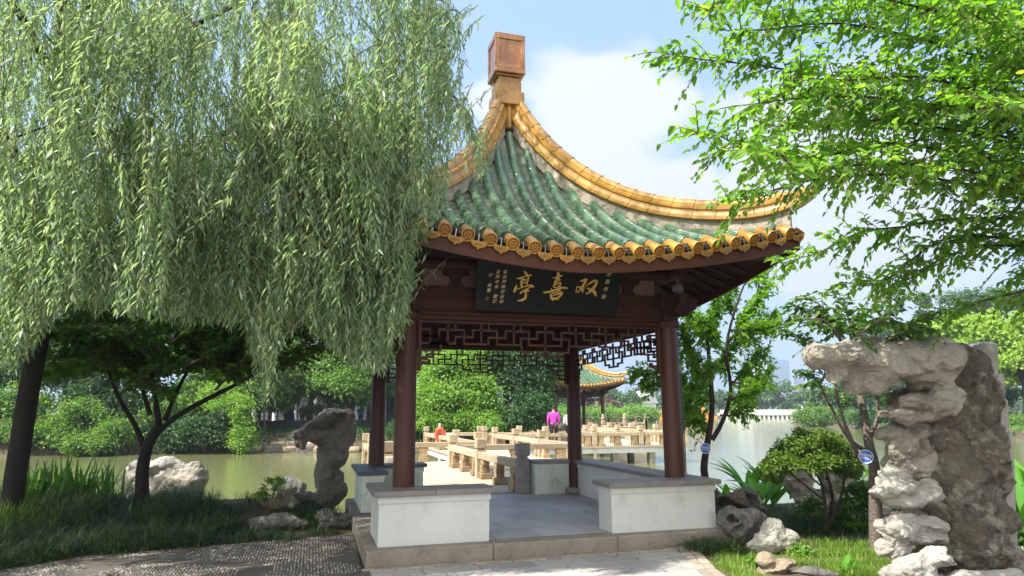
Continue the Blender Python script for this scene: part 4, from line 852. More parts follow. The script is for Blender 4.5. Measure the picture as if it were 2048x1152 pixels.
for i, (x, y, rw, rh) in enumerate(((1962, 722, 17, 36), (1976, 775, 16, 26), (1983, 832, 16, 36), (1994, 900, 15, 40), (1999, 980, 14, 46), (2004, 1062, 12, 36))):
    c = pd(x, y, 7.05); b = MB(); M_ = Matrix(((HR[0], HF[0], 0, c[0]), (HR[1], HF[1], 0, c[1]), (0, 0, 1, c[2]), (0, 0, 0, 1))) @ Matrix.Rotation(R(6), 4, 'Y'); s = 7.05/FPX
    b.box(-rw*s, rw*s, -.16, .16, -rh*s, rh*s, M_, bev=.03); b.build('cement_block', 'cement', bigr, smooth=True)
rock('scholar_rock', 'dark mushroom shaped ornamental rock standing at the water left of the pavilion', 'ornamental rock', 12.0, [(650, 842, 52, 18, 1, 0, 24), (614, 862, 30, 15, 1, 0, 26), (605, 880, 14, 20), (690, 840, 22, 22), (686, 868, 26, 34), (645, 872, 36, 26), (665, 905, 30, 34), (654, 950, 24, 44), (668, 982, 26, 28), (650, 1000, 26, 24), (676, 960, 16, 24)], 'rockshade', .025, .035, 2.6, seed=11, pits=[(700, 935, 6, .12)])
rock('boulder', 'big pale split boulder behind the leaning maple trunk', 'boulder', 13.3, [(372, 962, 38, 32), (335, 972, 46, 32), (282, 968, 46, 30), (392, 948, 18, 24), (378, 985, 30, 24), (300, 990, 60, 22)], 'rock', .035, .055, 2.0, seed=12, pits=[(375, 965, 14, .2)])
rock('boulder', 'flat pale rock lying on top of the split boulder', 'boulder', 13.4, [(300, 934, 36, 15, 1, 0, -5), (335, 928, 32, 14), (355, 938, 24, 14), (268, 942, 18, 12)], 'rockwhite', .03, .045, 2.4, seed=13)
rock('rock', 'small blue grey rock at the water edge right of the split boulder', 'rock', 11.2, [(425, 1022, 20, 20), (448, 1030, 14, 12), (415, 1040, 20, 14)], 'rockgrey', .025, .04, 3, seed=14)
rock('rock', 'smooth rounded rock just left of the mushroom shaped rock', 'rock', 14.5, [(575, 970, 26, 17), (598, 974, 16, 18), (555, 972, 16, 12), (580, 990, 30, 12)], 'rockgrey', .03, .03, 2, seed=15)
rock('rock', 'dark jagged rock with a leafy sprig growing beside it', 'rock', 10.3, [(545, 1010, 40, 20), (505, 1020, 26, 14), (575, 1005, 24, 14), (530, 1030, 50, 14)], 'rockdark', .025, .06, 3.4, seed=16)
rock('rock', 'dark slab rock with a light upper face left of the mushroom rock', 'rock', 10.9, [(600, 1008, 36, 18, 1, 0, 18), (628, 1020, 22, 14), (585, 995, 26, 8, 1, 0, 14)], 'rockgrey', .025, .03, 2.6, seed=17)
rock('rock', 'long low rock at the edge of the pebble path, lower left', 'rock', 9.4, [(530, 1048, 34, 16), (560, 1042, 34, 14), (595, 1048, 26, 10)], 'rockgrey', .022, .03, 3, seed=18)
rock('rock', 'furrowed grey rock beside the left corner of the pavilion', 'rock', 9.6, [(660, 1036, 24, 18), (690, 1040, 20, 16), (650, 1030, 16, 14)], 'rockgrey', .018, .045, 4.2, seed=19, strat=.35)
rock('rock', 'dark root like rock against the right white bench wall', 'rock', 10.6, [(1470, 1000, 44, 18), (1430, 1000, 16, 26), (1505, 1010, 28, 20), (1440, 1022, 22, 22), (1490, 985, 30, 8)], 'rockdark', .022, .055, 3.0, seed=20, pits=[(1448, 1012, 14, .25)])
rock('rock', 'grey boulder with dark holes behind the white pointed rock', 'rock', 8.3, [(1462, 1042, 26, 24, .9, 0, -20), (1495, 1040, 30, 26), (1520, 1050, 20, 22), (1475, 1065, 26, 22), (1500, 1070, 24, 18)], 'rockgrey', .016, .028, 3.0, seed=21, pits=[(1463, 1038, 7, .16), (1474, 1041, 3.5, .1), (1497, 1053, 10, .16), (1488, 1055, 8, .16), (1474, 1073, 5, .1), (1511, 1035, 4, .1)])
rock('rock', 'white pointed rock in the garden bed, right of the pavilion steps', 'rock', 7.8, [(1545, 1062, 22, 24), (1535, 1085, 34, 22), (1570, 1082, 24, 20), (1505, 1090, 16, 12)], 'rockwhite', .018, .03, 2.2, seed=22, pits=[(1573, 1098, 9, .08)], sm=1)
rock('rock', 'tan flat rock at the edge of the brick border', 'rock', 6.9, [(1530, 1118, 22, 14, 1, 0, 10), (1560, 1130, 36, 12, 1, 0, 12), (1540, 1142, 30, 12)], 'rocktan', .018, .022, 3, seed=23, strat=.15)
rock('rock', 'flat grey rock at the bottom edge, left of the tall weathered rock', 'rock', 6.6, [(1615, 1142, 36, 12), (1650, 1148, 30, 10)], 'rockgrey', .02, .02, 3, seed=24)
rock('rock', 'upright pitted rock behind the clipped dome shrub', 'rock', 10.0, [(1598, 955, 28, 28), (1605, 990, 24, 32), (1612, 1025, 24, 30), (1665, 950, 34, 30), (1675, 990, 28, 40), (1640, 1010, 20, 40)], 'rock', .028, .06, 3.0, seed=25, pits=[(1578, 950, 6, .15), (1628, 1000, 9, .25), (1670, 975, 8, .2), (1592, 962, 6, .15)])
# ================================================================== foliage builders
def blades(name, B, ln, wd, lean, m, parent=None, seg=4, droop=1.0):
    n = len(B); az = rng.uniform(0, 2*np.pi, n); dr = np.stack([np.cos(az), np.sin(az), np.zeros(n)], 1); s = np.stack([-np.sin(az), np.cos(az), np.zeros(n)], 1); lean = lean[:, None]; ln_ = ln[:, None]
    V = []
    for k in range(seg+1):
        t = k/seg; c = B+dr*ln_*lean*(t**1.6)*1.0+np.array([0, 0, 1])*ln_*(t*(1-lean*.35)-droop*lean*.55*t**2.6); w_ = (wd*(1-.15*t-.85*t**3))[:, None]*.5
        if k < seg: V += [c-s*w_, c+s*w_]
        else: V += [c-s*w_*.1, c+s*w_*.1]
    V = np.stack(V, 1); nv = V.shape[1]; k0 = np.arange(n)[:, None]*nv; F = np.concatenate([k0+np.array([[2*k, 2*k+1, 2*k+3, 2*k+2]]) for k in range(seg)])
    return mk(name, V.reshape(-1, 3), F, m, parent, smooth=True)
def scatter(P, n):
    P = np.array(P); lo, hi = P.min(0), P.max(0); out = np.zeros((0, 2))
    while len(out) < n:
        q = rng.uniform(lo, hi, (n*2, 2)); out = np.concatenate([out, q[poly_sd(P, q[:, 0], q[:, 1]) > 0]])
    q = out[:n]; return np.concatenate([q, (ground_z(q[:, 0], q[:, 1])-.03)[:, None]], 1)
def tufted(P, nt_, per, r_=.10):
    c = scatter(P, nt_); c = np.repeat(c, per, 0); c[:, :2] += rng.normal(0, r_, (len(c), 2)); c[:, 2] = ground_z(c[:, 0], c[:, 1])-.03; return c
def branchy(paths, r0, name, m, parent):
    b = MB()
    for P, ra, rb_ in paths:
        n = len(P); Q = []
        for i in range(n-1):
            p0, p1, p2, p3 = [Vector(P[j]) for j in (max(i-1, 0), i, i+1, min(i+2, n-1))]
            for t in (0, .33, .66): Q.append(.5*((2*p1)+(-p0+p2)*t+(2*p0-5*p1+4*p2-p3)*t*t+(-p0+3*p1-3*p2+p3)*t**3))
        Q.append(Vector(P[-1])); rr = [ra+(rb_-ra)*i/(len(Q)-1) for i in range(len(Q))]; b.tube(Q, rr, 8 if ra > .03 else 5)
    return b.build(name, m, parent, smooth=True, sharp=60)
def crown(centers, radii, nleaf, size, flat=.75, up=.5, shell=.6, kind='broad', wr=.5, droop=.2, loose=False):
    out = []
    for (c, r_), n in zip(zip(centers, radii), nleaf):
        n = int(n); d = randdir(n); rr = shell+(1-shell)*rng.uniform(0, 1, n)**.6; rr *= rng.uniform(.75, 1.12, n)
        if loose: rr = np.abs(rng.normal(0, .62, n))+.12; d = norm(d*rng.uniform(.5, 1.5, (1, 3))+np.array([0, 0, -.25])*rng.random())
        r3 = np.array(r_) if hasattr(r_, '__len__') else np.array([r_, r_, r_*flat])
        pos = np.array(c)+d*rr[:, None]*r3; nn = norm(d*.5+np.array([0, 0, up])+rng.normal(0, .45, (n, 3))); dd = norm(np.cross(nn, randdir(n))+d*.5-np.array([0, 0, droop])); ln = rng.uniform(.7, 1.3, n)*size
        out.append(leaves(pos, dd, nn, ln, ln*wr*rng.uniform(.8, 1.2, n), kind))
    return catleaves(out)
def clumps(ell, nc, rc):       # clump centres on the outer part of ellipsoids
    C_ = []; Rr = []
    for (c, r_) in ell:
        d = randdir(nc); d[:, 2] = np.where(d[:, 2] < -.55, -d[:, 2], d[:, 2]); rr = rng.uniform(.45, .98, nc)**.7
        C_ += list(np.array(c)+d*rr[:, None]*np.array(r_)); Rr += list(rng.uniform(.6, 1.35, nc)*rc)
    return C_, Rr
def tree(name, label, cat, group, base, trunk, ell, nc, rc, per, size, m, bark='bark', tr=.16, limbs=6, kind='broad', wr=.6, origin=None, lean=None):
    rt = thing(name, label, cat, tuple(base), group); paths = []
    base = np.array(base, float)
    top = np.array(trunk, float); mid = (base+top)/2+rng.normal(0, .04, 3)*np.linalg.norm(top-base); paths.append(([base-(0, 0, .2), mid, top], tr, tr*.55))
    Cc, Rr = clumps(ell, nc, rc)
    for q in range(limbs):
        e = np.array(Cc[rng.integers(len(Cc))]); s = base+(top-base)*rng.uniform(.55, 1); paths.append(([s, s+(e-s)*.5+np.array([0, 0, .08*np.linalg.norm(e-s)]), e], tr*.42, tr*.08))
    branchy(paths, 0, 'trunk', bark, rt); V, F = crown(Cc, Rr, [per]*len(Cc), size, kind=kind, wr=wr, loose=True); mk('crown', V, F, m, rt); return rt
def twig_tree(root, paths, sub, sublen, per, size, m, wr=.62, droop=.35, twigmat='twig', branchmat='bark', jit=.25, leafkind='broad', flat=.35, start=.15, endr=1.0):
    """boughs with side twigs carrying leaves one by one"""
    Lp = []; tw = MB(); 
    for P, ra, rb_ in paths:
        P = np.array(P); seg = np.linalg.norm(np.diff(P, axis=0), axis=1); cum = np.concatenate([[0], np.cumsum(seg)]); tot = cum[-1]; n = max(2, int(tot/sub))
        for q in range(n):
            t = start+(1-start)*(q+.5)/n; l = t*tot; p = np.array([np.interp(l, cum, P[:, a]) for a in range(3)]); p2 = np.array([np.interp(min(l+.1, tot), cum, P[:, a]) for a in range(3)]); T = norm(p2-p+1e-6)
            side = norm(np.cross(T, [0, 0, 1]))*(1 if q % 2 else -1)
            for rep in range(2 if rng.random() < .5 else 1):
                dr = norm(T*rng.uniform(.5, 1.1)+side*rng.uniform(.4, 1.1)+np.array([0, 0, rng.normal(.05, flat)])); sl = sublen*rng.uniform(.5, 1.25)*(1.1-.45*t)*(1 if q < n-1 else 1)
                k = 5; pts = [p+dr*sl*a+np.array([0, 0, -droop*.5*sl*a*a]) for a in np.linspace(0, 1, k)]; tw.tube([tuple(x) for x in pts], [.006, .005, .004, .003, .0015], 4, cap=False)
                nl = max(3, int(per*sl/sublen)); a = (np.arange(nl)+.7)/nl; pos = np.array(p)+dr*sl*a[:, None]+np.outer(a*a, [0, 0, -droop*.5*sl])
                sd_ = norm(np.cross(dr, [0, 0, 1])); sg = np.where(np.arange(nl) % 2, 1, -1)[:, None]
                dd = norm(dr*rng.uniform(.3, .9, (nl, 1))+sd_*sg*rng.uniform(.5, 1, (nl, 1))+np.array([0, 0, -1])*rng.uniform(droop*.4, droop*1.8, (nl, 1))+rng.normal(0, jit, (nl, 3))); nn = norm(np.array([0, 0, 1.])+rng.normal(0, .45, (nl, 3))); ln = size*rng.uniform(.6, 1.25, nl)*(1-.25*a)
                Lp.append(leaves(pos, dd, nn, ln, ln*wr*rng.uniform(.85, 1.1, nl), leafkind))
    branchy(paths, 0, 'branch', branchmat, root); tw.build('twigs', twigmat, root, smooth=True); V, F = catleaves(Lp); return mk('foliage', V, F, m, root)
def path(*q): return [pd(*a) for a in q]
# ================================================================== the weeping willow
wb = pd(22, 1040, 9.6); wz = gz(wb[0], wb[1]); wil = thing('willow_tree', 'large weeping willow with a dark leaning trunk and long hanging strands over the left side', 'tree', (wb[0], wb[1], wz))
tk = [pd(14, 1075, 9.6), pd(30, 960, 9.6), pd(58, 780, 9.55), pd(84, 650, 9.5), pd(112, 480, 9.4), pd(120, 330, 9.3), pd(118, 180, 9.2), pd(130, 20, 9.1), pd(150, -200, 9.0)]
lb_ = [(tk, .20, .09), (path((100, 560, 9.6), (230, 400, 9.5), (400, 290, 9.3), (580, 215, 8.9), (760, 140, 8.4), (900, 90, 7.6)), .06, .010),
 (path((118, 300, 9.5), (260, 130, 9.4), (430, 30, 9.2), (640, -60, 8.8), (860, -40, 8.2)), .055, .012),
 (path((118, 200, 9.2), (60, 60, 8.6), (-40, -60, 8.2), (-200, -120, 8)), .07, .02), (path((112, 430, 9.4), (-60, 200, 9), (-400, 0, 9), (-1000, -150, 9.2)), .08, .02), (path((130, 0, 9.1), (-100, -250, 9.5), (-600, -400, 10)), .07, .02), (path((150, -180, 9.0), (300, -500, 9), (600, -600, 9.2)), .07, .02), (path((125, 60, 9.1), (300, -80, 9.5), (560, -160, 9.8), (800, -120, 10)), .06, .015), 
 (path((300, 240, 8.7), (300, 250, 7.6), (240, 280, 6.8), (120, 250, 6.4), (20, 280, 6.3)), .04, .008), (path((860, 60, 7.3), (900, 20, 7.2), (925, 30, 7.2)), .012, .004)]
branchy([(tk, .155, .08)], 0, 'trunk', 'barkdark', wil)
for q in lb_[1:]: branchy([q], 0, 'limb', 'barkdark', wil)
bu = [-80, 0, 60, 130, 200, 300, 400, 500, 545, 560, 620, 700, 760, 800, 830, 860, 900, 950, 985]; bv = [740, 735, 745, 640, 625, 640, 655, 660, 800, 690, 660, 730, 760, 720, 590, 470, 410, 370, 330]
tu = [-80, 0, 820, 880, 910, 935, 985]; tv = [-250, -250, -230, -60, 60, 200, 290]
SP = []; SD = []; SN = []; SL = []; SW = []; tws = MB(); nstr = 0
def strand(px_, pt, pb, D, sway=0.0):
    """hangs from photo row pt down to pb at column px_, D metres away; first arches out, then drops"""
    global nstr
    a = pd(px_, pt, D); z1 = pd(px_, pb, D)[2]; Ln = a[2]-z1
    if Ln < .15: return
    az = rng.uniform(0, 2*math.pi); ou = np.array([math.cos(az), math.sin(az), 0])*(rng.uniform(.10, .35) if rng.random() < .7 else rng.uniform(.3, .7))*min(1, Ln); n = max(5, int(Ln/.032)); t = (np.arange(n)+.5)/n; ph = rng.uniform(0, 6)
    def C_(t): return a+np.outer(1-(1-t)**2.2-1, ou)+np.outer(t, [0, 0, -Ln])+np.outer(np.sin(t*3+ph)*.03*Ln, [sway, 0, 0])+np.outer(np.sin(t*5+ph)*.012, [1, .5, 0])
    pos = C_(t); T = norm(C_(t+.01)-C_(t)); az2 = np.arange(n)*2.4+ph+rng.normal(0, .5, n); o_ = np.stack([np.cos(az2), np.sin(az2), np.zeros(n)], 1); sp_ = rng.uniform(.35, 1.6, (n, 1)); 
    d = norm(T*1.0+o_*sp_+np.array([0, 0, -.25])); nn = norm(o_*.6+np.array([0, 0, .9])+rng.normal(0, .5, (n, 3))); keep = rng.random(n) < .92
    SP.append(pos[keep]); SD.append(d[keep]); SN.append(nn[keep]); ln = rng.uniform(.080, .150, n)*(1-.25*t**3); SL.append(ln[keep]); SW.append((ln*rng.uniform(.15, .22, n))[keep]); nstr += 1
    if nstr % 2 == 0: tws.tube([tuple(x) for x in C_(np.linspace(0, 1, 5))], [.0045, .004, .003, .002, .001], 3, cap=False)
for i in range(4700):
    u = rng.uniform(-80, 985)
    if u > 850 and rng.random() < .45+.3*(u > 920): continue
    lo = np.interp(u, bu, bv); hi = np.interp(u, tu, tv); D = rng.uniform(6.0 if u < 350 else 6.7, 11.2) if rng.random() < .72 else rng.uniform(5.8 if u < 350 else 6.6, 7.6)
    # bigger masses with gaps between them
    g = noise.noise(Vector((u*.0075, 3.1, D*.5)))
    pb = lo-abs(rng.normal(0, 26)) if rng.random() < .32 else rng.uniform(min(hi+130, lo-5), lo)
    if noise.noise(Vector((u*.0105+7, pb*.0095, D*.9))) < .03 and pb < 620: continue
    Lpx = rng.uniform(.6, 2.0)*FPX/D*(.8 if u > 800 else 1); pt = max(pb-Lpx, hi)
    strand(u, pt, pb, D, rng.normal(0, .6))
for i in range(1500):
    if i % 3 == 0: u = rng.uniform(-80, 900); pb = rng.uniform(-900, -60); D = rng.uniform(7, 11.5)
    else: u = rng.uniform(-1500, -60); pb = rng.uniform(-500, 760); D = rng.uniform(6.5, 12.5)
    strand(u, pb-rng.uniform(1.2, 2.2)*FPX/D, pb, D)
for i in range(650):      # the shaded far side of the crown
    u = rng.uniform(-80, 900); lo = np.interp(u, bu, bv); D = rng.uniform(9.5, 12.0); pb = rng.uniform(-60, min(lo-20, 640)); strand(u, pb-rng.uniform(1.0, 2.0)*FPX/D, pb, D)
for i in range(420): u = rng.uniform(480, 800); pb = rng.uniform(300, 560); D = rng.uniform(6.5, 7.6); strand(u, pb-rng.uniform(.6, 1.4)*FPX/D, pb, D)
# arching sprays nearer the lens: strands start along a bowed twig
for (x0, y0, x1, y1, D, L0) in ((170, 255, -30, 330, 6.2, 1.1), (300, 245, 60, 270, 6.6, .9), (420, 60, 230, 130, 6.6, .9), (330, 250, 200, 260, 6.8, 1.0), (420, 120, 330, 40, 6.3, .7), (460, 290, 330, 360, 6.4, .9), (640, 70, 520, 90, 6.3, .8), (560, 80, 640, 110, 6.1, .9), (560, 260, 760, 330, 6.5, 1.2), (640, 290, 830, 400, 6.7, .9), (700, 330, 820, 480, 6.8, .9), (260, 470, 150, 520, 6.6, .7), (330, 500, 450, 560, 6.7, .5), (560, 480, 680, 540, 6.5, .7), (830, 40, 925, 60, 7.2, .5), (860, 170, 945, 160, 7.0, .12), (840, 150, 960, 270, 7.4, .6), (880, 200, 975, 330, 7.6, .3), (20, 430, 120, 470, 6.4, 1.2), (700, 120, 860, 150, 6.9, 1.2), (100, 60, 220, 100, 6.5, .9), (240, 130, 120, 170, 6.8, 1.0), (480, 180, 600, 230, 6.7, 1.0), (250, 340, 380, 390, 6.6, .9), (60, 350, -60, 430, 6.3, .9), (380, 400, 500, 450, 6.9, .8), (740, 230, 860, 290, 7.2, .8), (600, 390, 720, 430, 7.1, .9), (200, 30, 320, 60, 7.0, .9), (500, 20, 620, 10, 7.2, .9), (780, 20, 860, 60, 7.6, .9), (120, 480, 220, 520, 6.6, .7), (430, 520, 520, 560, 6.8, .4)):
    nn_ = 30; arc_ = []
    for q in range(nn_):
        t = (q+.5)/nn_; u = x0+(x1-x0)*t; v = y0+(y1-y0)*t-50*math.sin(t*math.pi*.9); arc_.append(tuple(pd(u, v, D)))
        lo = np.interp(u, bu, bv); strand(u, v, min(lo+10, v+L0*rng.uniform(.3, 1.1)*FPX/D), D+rng.normal(0, .12), rng.normal(0, .6))
    tws.tube(arc_, [.008-.006*i/nn_ for i in range(nn_)], 4, cap=False)
for u, D in ((545, 6.3), (550, 6.35), (556, 6.3), (562, 6.4)): strand(u, 560, 805+rng.uniform(-12, 0), D)
V, F = leaves(np.concatenate(SP), np.concatenate(SD), np.concatenate(SN), np.concatenate(SL), np.concatenate(SW), 'lance'); mk('hanging_foliage', V, F, 'willow', wil); tws.build('hanging_twigs', 'twig', wil, smooth=True)
print('willow leaves', len(F), 'strands', nstr)
# ================================================================== broadleaf tree, upper right
mb_ = np.array([pd(2420, 1200, 6.6)[0], pd(2420, 1200, 6.6)[1], -.17]); mul = thing('broadleaf_tree', 'bright green heart leaved tree whose boughs reach in from the upper right over the roof', 'tree', tuple(mb_))
Tp = pd(2380, 500, 6.4); tr_ = [(([mb_-(0, 0, .2), mb_*.5+Tp*.5+(.08, 0, 0), Tp, pd(2330, 100, 6.2)]), .17, .08)]
branchy(tr_, 0, 'trunk', 'bark', mul)
BP = []
for k, pts in enumerate(((( 2330, 150), (2050, 60), (1850, 0), (1650, -40), (1480, -10), (1415, 20)), ((2330, 200), (2050, 130), (1850, 70), (1680, 50), (1530, 55), (1440, 70)), ((2340, 260), (2080, 200), (1900, 165), (1700, 140), (1500, 132), (1400, 118), (1315, 98)),
 ((2340, 300), (2100, 240), (1900, 215), (1740, 190), (1600, 180), (1490, 195)), ((2350, 340), (2120, 290), (1940, 265), (1770, 245), (1640, 240), (1530, 255)), ((2350, 380), (2150, 350), (1960, 325), (1780, 300), (1640, 300), (1500, 295), (1440, 282), (1385, 266)),
 ((2360, 420), (2150, 390), (1980, 380), (1830, 350), (1700, 345), (1600, 365), (1520, 385), (1455, 402)), ((2360, 460), (2160, 440), (2020, 430), (1900, 430), (1810, 445), (1720, 480), (1640, 505), (1560, 530)), ((2370, 520), (2200, 510), (2060, 500), (1940, 510), (1840, 535), (1760, 560)),
 ((2370, 560), (2200, 570), (2080, 575), (1980, 590), (1900, 615)), ((2360, 480), (2100, 470), (1950, 470), (1860, 500), (1760, 540), (1680, 560)), ((2300, 60), (2100, -20), (1950, -60), (1800, -90)), ((2340, 230), (2150, 120), (2000, 60), (1880, -10)), ((2350, 330), (2200, 260), (2050, 230), (1960, 200)), ((2370, 540), (2250, 530), (2120, 540), (2020, 545)))):
    for rep in range(2 if k in (0, 1, 3, 4, 5, 11, 12) else 1):
        jx, jy = (0, 0) if rep == 0 else (rng.uniform(40, 120), rng.uniform(-35, 45)); D0 = 6.2; D1 = (4.9 if k in (0, 3, 5, 12, 13) else 5.8 if k < 7 else 6.6)+(rng.uniform(-.5, .9) if rep else rng.uniform(-.15, .15))
        n = len(pts); BP.append(([pd(x+jx*min(1, i/2), y+jy*min(1, i/2)+rng.normal(0, 9), D0+(D1-D0)*i/(n-1)) for i, (x, y) in enumerate(pts)], .019, .003))
twig_tree(mul, BP, .048, .46, 12, .092, 'mulberry', wr=.60, droop=.45, flat=.75, start=.10)
# ================================================================== young trees right of the pavilion
def two(name, label, D, base, trunkpaths, boughs, **kw):
    bz = pd(base[0], base[1], D); bz[2] = gz(bz[0], bz[1]); rt = thing(name, label, 'tree', tuple(bz)); branchy([([bz-(0, 0, .1)]+trunkpaths[0][0][0:], trunkpaths[0][1], trunkpaths[0][2])]+trunkpaths[1:], 0, 'trunk', kw.pop('bark', 'bark'), rt); twig_tree(rt, boughs, **kw); return rt
D = 12.0
sap = two('young_tree', 'slender young tree with dark twin stems and a blue tag, behind the right column', D, (1420, 1010), [(path((1418, 990, D), (1408, 940, D), (1414, 890, D), (1424, 820, D), (1420, 740, D), (1412, 650, D)), .085, .03), (path((1424, 880, D), (1446, 840, D), (1462, 780, D), (1452, 700, D), (1470, 620, D), (1492, 560, D+.2)), .045, .014)],
 [(path(*[(x, y, D+dd) for x, y in p]), .018, .004) for p, dd in ((((1412, 700), (1385, 640), (1380, 600)), 0), (((1418, 760), (1470, 690), (1520, 650), (1552, 630)), .3), (((1414, 690), (1430, 620), (1440, 570)), .2), (((1455, 690), (1500, 620), (1535, 575)), 0), (((1490, 570), (1500, 560), (1530, 553)), .1), (((1420, 740), (1380, 700), (1362, 660)), -.4), (((1424, 800), (1390, 740), (1372, 700)), .4),
  (((1462, 770), (1490, 740), (1530, 700)), .3), (((1424, 810), (1380, 780), (1340, 750), (1290, 742), (1262, 752)), .6), (((1380, 780), (1330, 770), (1290, 775)), .6), (((1424, 790), (1400, 800), (1370, 800)), -.3), (((1450, 800), (1490, 790), (1530, 770)), -.2), (((1440, 700), (1420, 660), (1400, 640)), -.7), (((1450, 740), (1430, 730), (1400, 760)), -.6), (((1455, 760), (1500, 770), (1540, 745)), .6), (((1470, 640), (1450, 600), (1470, 570)), .5), (((1460, 660), (1510, 660), (1555, 650)), -.5), (((1420, 850), (1390, 840), (1360, 830)), .3), (((1420, 870), (1395, 845), (1372, 812)), .2), (((1440, 830), (1470, 830), (1500, 820)), .2))], sub=.026, sublen=.38, per=10, size=.125, m='mulberry', wr=.56, droop=.15, branchmat='bark', flat=1.0, jit=.6)
D = 7.9
osm = two('young_tree', 'small tree with a banded trunk and blue tag directly left of the tall weathered rock', D, (1752, 1100), [(path((1752, 1040, D), (1750, 980, D), (1748, 930, D), (1738, 888, D), (1728, 830, D+.1), (1712, 760, D+.2), (1690, 700, D+.1)), .085, .028), (path((1740, 905, D), (1700, 880, D), (1665, 820, D), (1640, 770, D)), .03, .010), (path((1738, 880, D), (1756, 830, D), (1748, 770, D), (1745, 700, D)), .03, .012), (path((1722, 925, D), (1690, 850, D-.1), (1672, 780, D), (1668, 720, D)), .03, .010)],
 [(path(*[(x, y, D+dd) for x, y in p]), .013, .004) for p, dd in ((((1690, 700), (1660, 650), (1620, 620), (1580, 612)), -.5), (((1700, 720), (1700, 650), (1680, 600), (1660, 590)), -.3), (((1745, 700), (1760, 640), (1800, 600), (1830, 590)), -.4), (((1640, 770), (1620, 750), (1600, 745)), -.2), (((1668, 720), (1630, 700), (1590, 668), (1562, 660)), -.4), (((1668, 720), (1640, 690), (1610, 680)), 0), (((1690, 700), (1740, 650), (1780, 640), (1850, 660)), -1.2),
  (((1640, 770), (1650, 740), (1625, 728)), -.1), (((1745, 700), (1700, 660), (1720, 620)), -.9), (((1690, 690), (1650, 640), (1600, 640)), -.9), (((1710, 760), (1740, 770), (1770, 790)), .3), (((1745, 700), (1790, 670), (1840, 640), (1880, 620)), -1.0), (((1650, 780), (1630, 770), (1610, 765)), .1), (((1700, 660), (1750, 610), (1790, 580)), -.6), (((1690, 680), (1640, 610), (1600, 590)), -.6), (((1720, 800), (1700, 800), (1680, 790)), .3))], sub=.05, sublen=.27, per=8, size=.10, m='osmanthus', wr=.55, droop=.4, branchmat='barkpale', bark='barkpale', flat=.4)
# blue round tags
for px_, py_, D_, own, txt in ((1732, 913, 7.68, 'on the banded trunk beside the tall weathered rock', 1), (1411, 897, 11.85, 'on the slender young tree behind the right column', .8)):
    c = pd(px_, py_, D_); tg = thing('tree_tag', 'round blue enamel tag with white writing '+own, 'tag', tuple(c)); vd = norm(CAM-c); zx = Vector(vd); M_ = Matrix.Translation(Vector(c)) @ zx.to_track_quat('Z', 'Y').to_matrix().to_4x4() @ Matrix.Rotation(R(-12), 4, 'Z'); r_ = .078*txt if txt == 1 else .092
    b = MB(); A3 = M_.to_3x3(); b.lathe(tuple(c), [(r_*.9, -.006), (r_*.9, .004)], 32, A3); b.build('tag_plate', 'bluetag', tg)
    b = MB(); V = []; n = 40
    for rr, zz in ((r_*.9, -.007), (r_, -.007), (r_, .007), (r_*.9, .007)):
        for k in range(n): V.append(M_ @ Vector((rr*math.cos(2*math.pi*k/n), rr*math.sin(2*math.pi*k/n), zz)))
    b.add(V, [(i*n+k, i*n+(k+1) % n, ((i+1) % 4)*n+(k+1) % n, ((i+1) % 4)*n+k) for i in range(4) for k in range(n)]); b.build('tag_rim', 'whitepaint', tg)
    b = MB(); b.add(*text_mesh('t', '绿化造型', r_*.42, M_ @ Matrix.Translation((0, r_*.16, .0065)), None, None, offset=.0006, ext=.001)); b.add(*text_mesh('t', '养护示范点', r_*.28, M_ @ Matrix.Translation((0, -r_*.28, .0065)), None, None, offset=.0005, ext=.001)); b.build('tag_writing', 'whitepaint', tg)
# clipped dome shrub
D = 8.65; bb = pd(1655, 1065, D); bb[2] = gz(bb[0], bb[1]); sh = thing('clipped_shrub', 'dome clipped evergreen shrub with bare dark stems, in front of the upright pitted rock', 'shrub', tuple(bb))
st = [(path((1655, 1068, D), (1650, 1010, D), (1640, 960, D), (1610, 920, D)), .03, .008), (path((1655, 1060, D), (1665, 1000, D+.1), (1655, 950, D), (1640, 900, D)), .028, .008), (path((1658, 1050, D), (1680, 1000, D), (1690, 940, D), (1680, 890, D)), .025, .007), (path((1648, 1000, D), (1610, 970, D), (1580, 945, D), (1560, 925, D)), .016, .005), (path((1652, 960, D), (1660, 920, D), (1650, 880, D)), .014, .005), (path((1640, 970, D), (1600, 930, D), (1590, 890, D)), .012, .004), (path((1690, 960, D), (1700, 920, D), (1705, 890, D)), .010, .004), (path((1665, 1000, D), (1700, 1030, D), (1710, 980, D)), .016, .005)]
branchy(st, 0, 'stem', 'bark', sh); Cc = []; Rr = []
for i in range(150):
    a = rng.uniform(0, 2*np.pi); r_ = math.sqrt(rng.random()); x = 1625+100*r_*math.cos(a); dp = .65*r_*math.sin(a); y = 950-93*math.sqrt(max(0, 1-r_*r_*.92))*rng.uniform(.25, 1.0)+22*rng.random()*abs(math.cos(a))*r_; Cc.append(pd(x, y, D+dp)); Rr.append(.095)
V, F = crown(Cc, Rr, [110]*150, .05, shell=.2, up=.7, wr=.48); mk('foliage', V, F, 'bushleaf', sh)
